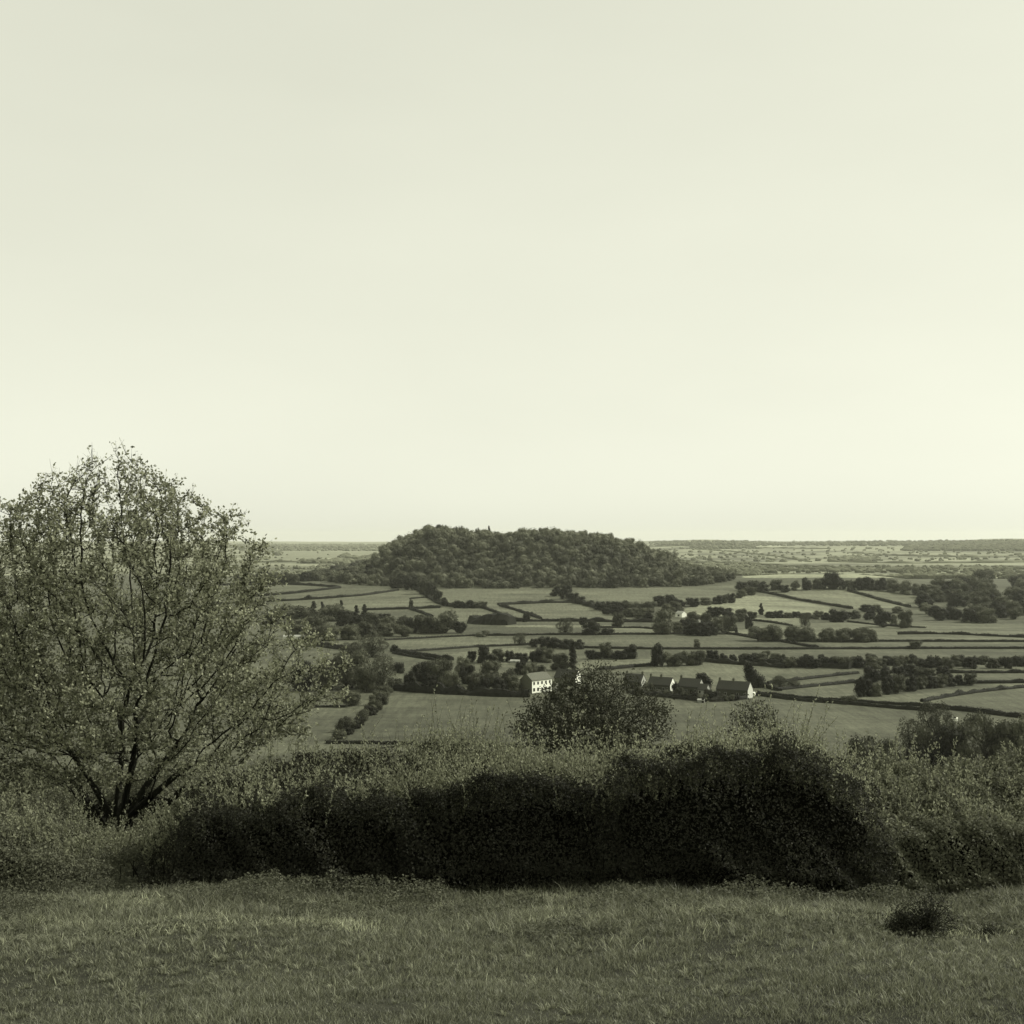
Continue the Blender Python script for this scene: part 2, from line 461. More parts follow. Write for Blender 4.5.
make_proto('poplar', 1, M_DARK, 3.2, 13, 0.8, 14, 2000, 0.45, 'column')
make_proto('lean', 1, M_DARK, 9, 9, 0.4, 18, 2800, 0.5, 'lean')
make_proto('fuzzy', 2, M_MID, 9, 9, 0.8, 34, 9000, 0.55, 'dome', core=False, twig=True)
NAME = dict(broad='broadleaf_tree', dark='broadleaf_tree', pale='spring_tree', willow='willow_tree', bush='bush', darkbush='bush',
            conifer='conifer_tree', poplar='poplar_tree', lean='broadleaf_tree', fuzzy='bare_tree')
TCNT = [0]
def tree(kind, px, top, base, w, label, group=None, dmin=380., d=None, cat=None):
    P = hit(px, base, dmin) if d is None else at(px, d)
    dist = P[1]
    cm, tm, pw, ph = PROTO[kind][TCNT[0] % len(PROTO[kind])]; TCNT[0] += 1
    if d is None: hm = (base-top)*dist/F
    else: hm = ray(px, top)[1]*dist-P[2]
    wm = w*dist/F
    r = link(NAME[kind], None, None, P)
    r.empty_display_size = 0.5
    r.scale = (wm/pw, wm/pw*random.uniform(0.9, 1.1), hm/ph)
    r.rotation_euler = (0, 0, 0 if kind == 'lean' else random.uniform(0, 6.28))
    link('crown', cm, r); link('trunk', tm, r)
    tag(r, label, cat or ('bush' if 'bush' in kind else 'tree'), group)
    return r
random.seed(5)

# individually recognisable trees, valley
for t in [
 ('conifer', 313.5, 601, 610, 7, 'leftmost dark pointed conifer above the tree belt on the left'),
 ('conifer', 322, 601.5, 613, 6, 'second dark conifer from the left in the left tree belt'),
 ('conifer', 341, 600, 615, 7, 'dark conifer topping the pale rounded tree in the left belt'),
 ('conifer', 356, 605, 617, 7, 'dark conifer just left of the tallest one in the belt'),
 ('conifer', 364.5, 604, 618.5, 8, 'rightmost and bulkiest dark conifer of the left tree belt'),
 ('darkbush', 308, 594.5, 599.5, 7, 'lone dark bush on the hedge across the left slope fields'),
 ('pale', 332, 603, 621, 24, 'pale rounded tree between the dark conifers on the left'),
 ('broad', 411, 599, 609, 5, 'narrow upright tree at a hedge corner below the wooded hill'),
 ('broad', 445, 609, 633, 31, 'large rounded tree at the right end of the left belt'),
 ('broad', 425, 614, 633, 22, 'smaller rounded tree left of the large belt end tree'),
 ('broad', 461, 621, 633, 13, 'low tree at the foot of the large belt end tree'),
 ('bush', 483, 630.5, 636.5, 15, 'wide low bush on the hedge right of the left belt'),
 ('fuzzy', 519.5, 632, 645, 13, 'thin crowned tree with bare stems on the middle hedge'),
 ('darkbush', 526, 611, 622, 8, 'small upright dark bush where slanting hedges meet below the hill'),
 ('fuzzy', 565, 617, 634, 17, 'pale twiggy tree rising over the dark strip field'),
 ('dark', 592, 619, 634.5, 19, 'dark rounded tree right of the pale twiggy tree'),
 ('darkbush', 606, 627, 634.5, 15, 'low dark bush tapering right from the dark rounded tree'),
 ('dark', 583, 616.5, 625, 8, 'small dark tree on the hedge below the hill fields'),
 ('broad', 618, 611, 627.5, 11, 'small tree with a dark bare trunk beside the pale track'),
 ('broad', 663, 608, 634, 22, 'large round tree with a leaning trunk in the middle distance'),
 ('dark', 660, 595, 606, 13, 'dark tree on the hedgerow under the right end of the hill'),
 ('dark', 693, 597, 606.5, 14, 'dark bushy tree in the hedgerow crossing the pale slope'),
 ('dark', 731, 592.5, 603, 9, 'dark tree at the right end of the slope hedgerow'),
 ('conifer', 761, 603, 615, 6.5, 'small pointed tree on the hedge under the pale knoll'),
 ('broad', 736, 627, 633.5, 3.5, 'tiny tree with a trunk on the bright field strip'),
 ('dark', 701, 620, 635.5, 25, 'broad dark tree clump beside the white farm buildings'),
 ('broad', 697, 638.5, 649, 7, 'lone thin tree on the long straight hedge'),
 ('poplar', 572.5, 641, 671, 7.5, 'tall narrow poplar behind the dark roofed barn'),
 ('broad', 561, 652, 670, 19, 'rounded tree just left of the tall narrow poplar'),
 ('broad', 607, 641, 658.5, 15, 'round tree standing out of the hedge right of the poplar'),
 ('dark', 630, 643.5, 658.5, 14, 'pointed dark tree at the right end of the short hedge'),
 ('broad', 657, 642, 666.5, 14, 'tall tree at the left end of the thick hedge above the cottages'),
 ('dark', 703, 672, 688, 17, 'round dark tree behind the third cottage'),
 ('lean', 752, 662, 688, 22, 'dark leaning wedge shaped tree behind the last cottage'),
 ('dark', 741, 654, 663, 6, 'small dark tree above the wedge shaped tree'),
 ('darkbush', 394, 644, 652, 9, 'small round dark bush at the corner of the lane hedge'),
 ('darkbush', 397, 662, 673, 14, 'dark bush right of the twiggy domed trees'),
 ('pale', 380.5, 630.5, 636.5, 6, 'tiny pale round bush at the foot of the left belt'),
 ('dark', 838, 608.5, 622, 19, 'dark rounded tree under the hedge of the pale knoll'),
 ('broad', 855, 610, 619, 11, 'smaller round tree right of the dark one below the knoll'),
 ('dark', 883, 610, 627, 16, 'dark tree with a short trunk on the right hand pasture'),
 ('broad', 892, 613, 625.5, 9, 'slim tree touching the dark trunked pasture tree'),
 ('broad', 906, 609, 628, 14, 'rounded tree with a trunk at the right of the pasture trio'),
 ('fuzzy', 805, 612, 627, 10, 'thin pale tree behind the row of willows'),
 ('broad', 916, 640, 649, 11, 'lone scruffy tree on the long hedge at the right'),
 ('dark', 830, 571, 589, 20, 'tall dark tree beside the far white gabled house'),
 ('dark', 807, 577, 590, 11, 'small dark rounded tree left of the far white house'),
 ('dark', 263, 566, 583, 14, 'dark round tree at the far end of the left fields'),
 ('dark', 864, 676, 696.5, 19, 'dark round tree at the near end of the slanting tree row'),
 ('bush', 849, 695, 704, 15, 'low scruffy bush on the lane hedge'),
 ('pale', 876, 682, 696, 13, 'pale tree second from the near end of the slanting row'),
 ('fuzzy', 780, 675, 688, 16, 'thin bushy tree in the small paddock right of the cottages'),
 ('fuzzy', 793, 679, 688, 14, 'low wispy bush in the small paddock right of the cottages'),
]: tree(*t)
row_later = 1
# rows and belts: look-alikes share label and group
def row(items, label, group):
    for k, x, t, b, w in items: tree(k, x, t, b, w, label, group)
row([('bush', 648, 682, 693, 11), ('bush', 656, 688, 695, 10), ('darkbush', 675, 681, 693.5, 9), ('bush', 679, 686, 696, 9), ('bush', 668, 689, 697, 10), ('bush', 686, 690, 699, 10), ('darkbush', 694, 691, 700, 10), ('bush', 709, 688, 699, 10),
     ('darkbush', 714, 690, 700, 11), ('bush', 722, 693, 701, 10), ('bush', 730, 694, 701, 9), ('darkbush', 737, 694, 700.5, 8), ('bush', 702, 694, 701, 10), ('pale', 640, 686, 695, 9), ('bush', 664, 683, 692, 6)],
    'garden bush among the row of cottages', 'garden bushes of the cottages')
row([('willow', 758, 626, 641, 22), ('willow', 772, 624, 641.3, 22), ('willow', 794, 625, 641.5, 20), ('willow', 807, 627, 641.5, 18), ('willow', 827, 627, 642, 17),
     ('willow', 843, 627, 642, 18), ('willow', 861, 627, 642, 20), ('willow', 871, 629, 642, 12)],
    'bushy pale willow in the long row across the right hand fields', 'row of willows')
row([('broad', 290, 603, 623, 28), ('broad', 307, 605, 627, 26), ('broad', 274, 606, 624, 22), ('broad', 318, 614, 632, 20), ('broad', 347, 609, 626, 22), ('broad', 372, 612, 630, 20),
     ('broad', 300, 618, 636, 22), ('broad', 388, 615, 632, 15), ('broad', 401, 615, 633, 14), ('dark', 384, 613, 621, 12), ('dark', 412, 617, 633, 14), ('broad', 356, 614, 630, 16)],
    'leafy tree in the upper part of the dense left belt', 'trees of the left belt')
row([('broad', 312, 625, 640, 20), ('pale', 329, 622, 640, 23), ('pale', 349, 623, 639.5, 21), ('broad', 366, 620, 637, 20), ('broad', 384, 622, 636, 16), ('pale', 402, 623, 636.5, 18)],
    'rounded tree along the lower edge of the left belt', 'front trees of the left belt')
row([('fuzzy', 372, 633, 657, 31), ('fuzzy', 351, 641, 660, 20), ('pale', 352, 649, 688, 36), ('fuzzy', 332, 656, 690, 24), ('fuzzy', 381, 654, 691, 26), ('pale', 367, 664, 692, 24),
     ('fuzzy', 320, 664, 690, 20), ('broad', 300, 660, 690, 26)],
    'twiggy domed tree in the cluster beside the large left tree', 'twiggy trees by the lane')
row([(random.choice(['bush', 'darkbush', 'bush', 'pale']), 392-k*3.1+random.uniform(-4, 4), 690+k*3.1-random.uniform(7, 13), 690+k*3.1+random.uniform(-1, 2), random.uniform(10, 17)) for k in range(17)]+[('pale', 352, 690, 706, 20), ('bush', 344, 716, 732, 14)],
    'scrubby bush lining the slanting left edge of the big field', 'bushes on the big field edge')
row([('dark', 472, 650, 662, 9), ('broad', 485, 644, 663, 16), ('broad', 498, 648, 662, 13), ('dark', 510, 650, 662, 11), ('dark', 522, 652, 662, 14), ('dark', 536, 648, 662, 14), ('broad', 546, 646, 662, 16)],
    'tree in the row above the orchard of the white house', 'row above the orchard')
row([('broad', 440, 658, 684, 24), ('broad', 421, 661, 682, 22), ('dark', 467, 664, 684, 17), ('broad', 489, 659, 686, 24), ('broad', 452, 670, 692, 18), ('broad', 508, 668, 692, 20),
     ('broad', 531, 661, 682, 18), ('broad', 476, 672, 693, 18), ('dark', 430, 674, 692, 16), ('dark', 499, 676, 694, 14), ('broad', 514, 674, 693, 14), ('dark', 409, 670, 688, 16), ('broad', 540, 664, 680, 16),
     ('broad', 462, 656, 674, 18), ('dark', 484, 676, 694, 12), ('broad', 520, 660, 675, 14)],
    'leafy tree crowding the orchard left of the white house', 'orchard trees')
row([('dark', 545, 636, 648, 16), ('dark', 556, 637, 648, 16), ('dark', 567, 638, 649, 13), ('dark', 579, 639, 649, 11), ('dark', 534, 638, 647, 10)],
    'dark low tree in the short row above the poplar', 'short row above the poplar')
row([('dark', 590, 649, 659, 11), ('dark', 598, 651, 659, 10), ('dark', 617, 650, 659, 14), ('dark', 623, 650, 659, 12)],
    'dark bush in the short hedge right of the poplar', 'bushes right of the poplar')
row([('broad', 668, 651, 666, 15), ('broad', 677, 652, 666, 14), ('broad', 687, 650, 665.5, 15), ('broad', 698, 650, 665, 15), ('dark', 713, 649, 661, 13), ('dark', 724, 653, 661.5, 9), ('broad', 762, 652, 662, 13), ('dark', 733, 654, 662, 8), ('dark', 750, 654, 662, 12)],
    'leafy tree in the thick hedgerow above the cottages', 'hedgerow above the cottages')
row([('dark', 456, 600, 608, 9), ('dark', 463, 601, 608, 9), ('broad', 470, 599.5, 608, 10), ('broad', 477, 601, 608, 10), ('broad', 484, 601, 608, 8)],
    'small tree in the hedgerow under the middle of the hill', 'hedgerow trees under the hill')
row([('dark', 400, 574, 588, 16), ('dark', 412, 574, 590, 16), ('broad', 404, 570, 585, 18), ('broad', 424, 578, 594, 12), ('broad', 432, 582, 597, 13), ('dark', 438, 590, 602, 9), ('dark', 394, 578, 588, 10), ('dark', 445, 597, 606, 9)],
    'dark bushy tree where the wood spills down the slope', 'trees spilling below the wood left')
row([('dark', 556, 586, 596, 12), ('dark', 566, 584, 599, 13), ('dark', 573, 592, 601, 11), ('dark', 580, 596, 604, 11), ('dark', 590, 600, 606, 10)],
    'dark small tree running down the slope from the wood centre', 'trees below the wood centre')
row([('dark', 601, 601, 610, 14), ('dark', 612, 600.5, 611, 14), ('broad', 624, 600, 611, 14), ('broad', 636, 601, 612, 15), ('broad', 648, 601, 613, 15), ('broad', 618, 605, 615, 15), ('broad', 632, 607, 617, 15),
     ('broad', 645, 607, 619, 16), ('dark', 671, 594, 605, 14), ('broad', 676, 600, 612, 16), ('broad', 668, 603, 614, 14), ('dark', 648, 612, 621, 12), ('broad', 606, 607, 614, 10)],
    'rounded tree in the scrubby thicket under the right flank', 'thicket under the right flank')
row([('dark', 680, 599, 606, 10), ('broad', 706, 597, 605, 13), ('dark', 717, 595, 604, 12), ('broad', 724, 594, 603, 10), ('broad', 741, 588, 598, 11), ('broad', 750, 586, 595, 11)],
    'bushy tree along the curved hedgerow of the pale slope', 'curved hedgerow of the pale slope')
row([('broad', 684, 618, 631, 14), ('broad', 693, 611, 624, 14), ('dark', 715, 606, 617, 15), ('dark', 728, 607.5, 617, 15), ('broad', 742, 608, 619, 13), ('broad', 716, 616, 634, 14), ('broad', 729, 614, 631, 15), ('broad', 749, 615, 629, 9),
     ('broad', 706, 612, 626, 13), ('broad', 678, 621, 633, 12), ('dark', 690, 625, 635, 14), ('broad', 739, 612, 622, 12), ('dark', 713, 624, 635, 12)],
    'leafy tree around the small white farm buildings', 'trees round the farm')
row([('broad', 752, 611, 618.5, 10), ('broad', 771, 611, 618, 11), ('dark', 779, 610, 618, 10), ('broad', 788, 612, 618, 11), ('dark', 797, 611, 618, 11), ('broad', 807, 612, 619, 11), ('broad', 817, 610, 619, 12),
     ('dark', 826, 612, 620, 10), ('broad', 868, 604, 612, 14), ('dark', 846, 611, 619, 10), ('broad', 877, 604, 612, 10), ('broad', 897, 606, 613, 12), ('dark', 870, 610, 620, 12)],
    'small tree in the hedge along the foot of the knoll', 'hedge trees at the foot of the knoll')
row([('dark', 743, 581, 591, 14), ('broad', 754, 580, 590, 12), ('dark', 763, 581, 592, 13), ('broad', 776, 579, 590, 13), ('dark', 784, 584, 592, 12), ('broad', 795, 580, 590, 12), ('broad', 818, 578, 589, 12), ('dark', 840, 577, 589, 12),
     ('dark', 858, 577, 590, 12), ('broad', 868, 576, 590, 14), ('dark', 880, 577, 590, 15), ('broad', 893, 578, 592, 15), ('broad', 905, 580, 594, 15), ('broad', 850, 580, 590, 9)],
    'far tree in the belt along the top of the knoll', 'tree belt on top of the knoll')
_it = []
random.seed(11)
for i in range(62):
    b = 585+i*0.62+random.uniform(-2, 2)
    if b < 602: x = random.uniform(905, 1045)
    elif b < 612: x = random.uniform(905, 1045)
    else: x = random.uniform(925, 1045)
    s = random.uniform(13, 20)
    _it.append((random.choice(['broad', 'broad', 'dark', 'pale']), x, b-s*0.85, b+0.5, s))
row(_it, 'crowded tree of the dense woodland at the right', 'woodland at the right')
_it = []
for i in range(52):
    x = 745+i*5.9+random.uniform(-2, 2); s = random.uniform(10, 16)*(0.75 if x < 785 else 1)
    b = (661 if x < 785 else 667)+random.uniform(-4, 1.5)
    _it.append((random.choice(['broad', 'dark', 'bush', 'darkbush', 'broad']), x, b-s*0.85, b, s))
row(_it, 'bushy tree in the long dark belt across the right', 'long dark belt at the right')
row([('broad', 888, 675, 694, 14), ('broad', 898, 673, 693, 16), ('dark', 910, 675, 691, 14), ('broad', 921, 675, 689, 13), ('dark', 931, 674, 688, 12), ('broad', 941, 673, 687, 13), ('dark', 950, 674, 686, 11), ('broad', 958, 674, 685, 11), ('broad', 970, 672, 685, 12)],
    'rounded tree in the slanting row on the right', 'slanting tree row')
row([('dark', 872, 665, 682, 17), ('dark', 886, 666, 680, 16), ('dark', 899, 665, 679, 15), ('dark', 908, 663, 676, 16), ('broad', 921, 667, 677, 14), ('broad', 942, 665, 677, 15), ('broad', 930, 668, 677, 12)],
    'dark tree in the upper row behind the slanting row', 'upper row behind the slanting row')
# near right clump, about 400 m off
for k, x, t, b, w, lb in [
    ('fuzzy', 936, 699, 742, 34, 'topmost shaggy tree of the clump at the right edge'),
    ('fuzzy', 911, 716, 752, 26, 'spiky light tree at the left of the right hand clump'),
    ('pale', 924, 723, 760, 24, 'domed tree low on the left side of the right hand clump'),
    ('dark', 948, 724, 765, 30, 'dark domed tree in the middle of the right hand clump'),
    ('broad', 960, 718, 762, 36, 'wide domed tree in the middle of the right hand clump'),
    ('pale', 980, 708, 755, 32, 'tall smooth dome at the right of the clump'),
    ('pale', 968, 733, 768, 28, 'pale low dome at the front of the right hand clump'),
    ('broad', 1003, 717, 758, 28, 'tree at the outer right end of the clump'),
    ('broad', 1022, 712, 758, 30, 'outermost tree beyond the right hand clump'),
    ('bush', 865, 733, 757, 34, 'light bush poking up at the field edge on the right'),
    ('bush', 889, 739, 758, 28, 'lower bush beside the light bush on the right'),
    ('darkbush', 917, 741, 766, 26, 'small dark bush under the spiky light tree')]:
    tree(k, x, t, b, w, lb, d=425-(b-740)*1.2)

# ------------------------------------------------------------------ wood on the hill
def clump_mesh(seed, nleaf=1100, leaf=1.0):
    g, C, Rr = crown_geo(seed, 16, 14, 0.5, 12, nleaf, leaf, 'tuft')
    V, Fc = tubes(np.array([[0, 0, -3.]]), np.array([[0, 0, 6.]]), 0.4, 0.3, 6); g.add(V, Fc)
    return g
CL = [clump_mesh(900+i) for i in range(9)]
WM = [M_WOOD, M_MID, M_WOOD]
CLM = [c.mesh('woodland_tree', WM[i % 3]) for i, c in enumerate(CL)]
rg = np.random.default_rng(21)
pts = []
cell = {}
for _ in range(26000):
    x = rg.uniform(-300, 300); y = rg.uniform(1410, 1960)
    hp = float(hill_part(x, y))
    if hp < 0.5: continue
    k = (int(x//13.5), int(y//13.5)); bad = False
    for a in (-1, 0, 1):
        for b in (-1, 0, 1):
            for q in cell.get((k[0]+a, k[1]+b), ()):
                if (q[0]-x)**2+(q[1]-y)**2 < (125 if y < 1560 else 165): bad = True
    if bad: continue
    cell.setdefault(k, []).append((x, y)); pts.append((x, y, hp))
pts = np.array(pts)
# those in view: facing the camera side, sorted nearest first
front = pts[np.argsort(pts[:, 1])]
ind, rest = front[:290], front[290:]
WL = ('round leafy tree on the lower front of the wooded hill', 'wood on the front of the hill')
for i, (x, y, hp) in enumerate(ind):
    s = rg.uniform(0.72, 1.15)*(1.3 if rg.random() < .08 else 1)
    o = link('woodland_tree', CLM[i % 9], None, (x, y, float(H(x, y))-0.8))
    o.scale = (s, s*rg.uniform(0.9, 1.1), s*rg.uniform(0.75, 1.25)); o.rotation_euler = (0, 0, rg.uniform(0, 6.28))
    tag(o, WL[0], 'tree', WL[1])
gw = Geo()
for i, (x, y, hp) in enumerate(rest):
    c = CL[i % 9]; V = np.concatenate(c.V); s = rg.uniform(0.6, 1.2)*(1.3 if rg.random() < .06 and hp < 40 else 1); a = rg.uniform(0, 6.28)
    if hp < 20: s *= 0.85
    V = V*np.array([s, s, s*rg.uniform(0.75, 1.3)]); ca, sa = math.cos(a), math.sin(a)
    V = np.stack([V[:, 0]*ca-V[:, 1]*sa+x, V[:, 0]*sa+V[:, 1]*ca+y, V[:, 2]+float(H(x, y))-0.8], 1)
    n0 = gw.n; gw.V.append(V); gw.n += len(V)
    for k in (3, 4):
        for Fc in c.F[k]: gw.F[k].append(Fc+n0)
tag(link('woodland', gw.mesh('woodland', M_WOOD)), 'upper wood of massed tree crowns covering the top of the hill', 'woodland', kind='stuff')
print('wood', len(pts), time.time()-T0)
# tall thin trees on the crest
for k, x, t, lb in [('broad', 456, 525.5, 'leftmost thin tree standing clear on the hill crest'), ('broad', 461.5, 525, 'second thin tree standing clear on the hill crest'),
                    ('broad', 478, 527, 'small pale tree on the middle of the hill crest'), ('conifer', 489, 525.5, 'tall narrow tree spiking above the hill crest'),
                    ('dark', 440, 524, 'big dark tree at the highest left point of the crest')]:
    d = 1680.; a, b = ray(x, t); X = a*d; z = float(H(X, d)); top = b*d
    cm, tm, pw, ph = PROTO[k][1]
    r = link(NAME[k], None, None, (X, d, z)); w = {'broad': 6.5, 'conifer': 5.5, 'dark': 15}[k]
    hm = max(9., top-z); r.scale = (w/pw, w/pw, hm/ph); link('crown', cm, r); link('trunk', tm, r); tag(r, lb, 'tree')
# wooded tail left of the hill
_it = []
random.seed(3)
for i in range(58):
    x = random.uniform(292, 372); b0 = 578.5 if x > 345 else 582-(x-292)*0.04
    lift = (x-292)/80*12
    b = b0-random.random()*lift; s = random.uniform(8, 13)
    _it.append((random.choice(['broad', 'broad', 'dark', 'pale']), x, b-s*0.8, b, s))
row(sorted(_it, key=lambda q: q[3]), 'small tree in the wooded tail left of the hill', 'wooded tail of the hill')
_it = [(random.choice(['broad', 'pale', 'dark']), 238+i*5.2, 583-random.uniform(7, 12), 583, random.uniform(8, 12)) for i in range(12)]
row(_it, 'small tree in the scattered band behind the left fields', 'band behind the left fields')

# ------------------------------------------------------------------ hedges
def resample(P, step):
    P = np.asarray(P, float); seg = np.linalg.norm(np.diff(P[:, :2], axis=0), axis=1); s = np.concatenate([[0], np.cumsum(seg)])
    n = max(2, int(s[-1]/step)+1); t = np.linspace(0, s[-1], n)
    return np.stack([np.interp(t, s, P[:, k]) for k in range(3)], 1)
def hedge(label, pts, h=2.0, w=2.0, tall=0.25, mat=None, dmin=380., gap=0.0, seed=None):
    P = []
    for a, b in zip(pts[:-1], pts[1:]):
        n = max(2, int(math.hypot(b[0]-a[0], (b[1]-a[1])*3)/6))
        for k in range(n): P.append(hit(a[0]+(b[0]-a[0])*k/n, a[1]+(b[1]-a[1])*k/n, dmin))
    P.append(hit(*pts[-1], dmin)); P = np.array(P)
    if len(P) > 5:                       # smooth the depth along the line
        for _ in range(2): P[1:-1, 1] = (P[:-2, 1]+2*P[1:-1, 1]+P[2:, 1])/4
    dist = P[:, 1].mean(); far = dist > 2200
    step = 1.2 if dist < 900 else (2.5 if dist < 2200 else 12)
    Q = resample(P, step); Q[:, 2] = H(Q[:, 0], Q[:, 1])
    rg = np.random.default_rng(int(pts[0][0]*7+pts[0][1]*13))
    n = len(Q); s = np.arange(n)
    lump = 1+1.5*tall*(np.sin(s*0.7+rg.uniform(0, 6))*0.4+rg.normal(0, 0.5, n))
    bulge = np.where(rg.random(n) < .035, rg.uniform(.8, 2.2, n), 0)*min(1, tall*5)
    lump = np.clip(np.convolve(np.pad(lump+bulge, 2, 'edge'), [0.12, .22, 0.32, .22, 0.12], 'valid'), 0.45, 2.6)
    if gap: lump[rg.random(n) < gap] = 0.25
    tan = unit(np.gradient(Q, axis=0)); side = unit(np.stack([-tan[:, 1], tan[:, 0], np.zeros(n)], 1))
    prof = np.array([(-0.5, -0.15), (-0.46, 0.45), (-0.26, 0.88), (0.26, 0.88), (0.46, 0.45), (0.5, -0.15)])
    g = Geo()
    V = Q[:, None]+side[:, None]*(prof[None, :, 0:1]*w*(0.85+rg.random((n, 6, 1))*0.3))+np.array([0, 0, 1.])*(prof[None, :, 1:2]*h*lump[:, None, None]*(0.9+0.2*rg.random((n, 6, 1))))
    i = (np.arange(n-1)[:, None]*6+np.arange(5)[None]); Fc = np.stack([i, i+1, i+7, i+6], -1).reshape(-1, 4)
    g.add(V.reshape(-1, 3), Fc); g.F[4].append(np.array([[0, 1, 2, 3], [0, 3, 4, 5]])); e = (n-1)*6; g.F[4].append(np.array([[e, e+3, e+2, e+1], [e, e+5, e+4, e+3]]))
    if not far:
        L = step*n; m = int(L*(16 if dist < 900 else 6))
        k = rg.integers(0, n, m); th = rg.uniform(0, math.pi, m)
        nr = side[k]*np.cos(th)[:, None]+np.array([0, 0, 1.])*np.sin(th)[:, None]
        C = Q[k]+tan[k]*rg.uniform(-.5, .5, (m, 1))*step
        up = rg.random(m)**4*0.5*tall*4*h*0.3
        Pp = C+side[k]*(np.cos(th)*w*0.5)[:, None]+np.array([0, 0, 1.])*((0.15+0.85*np.sin(th))*h*lump[k]+up)[:, None]
        V, Fc = leaves(Pp, nr, 0.4 if dist < 900 else 0.7, rg, 0.8, 0.5); g.add(V, Fc)
    c0 = Q[n//2].copy()
    o = link('hedge', g.mesh('hedge', mat or M_HEDGE, off=c0), None, c0)
    tag(o, label, 'hedge')
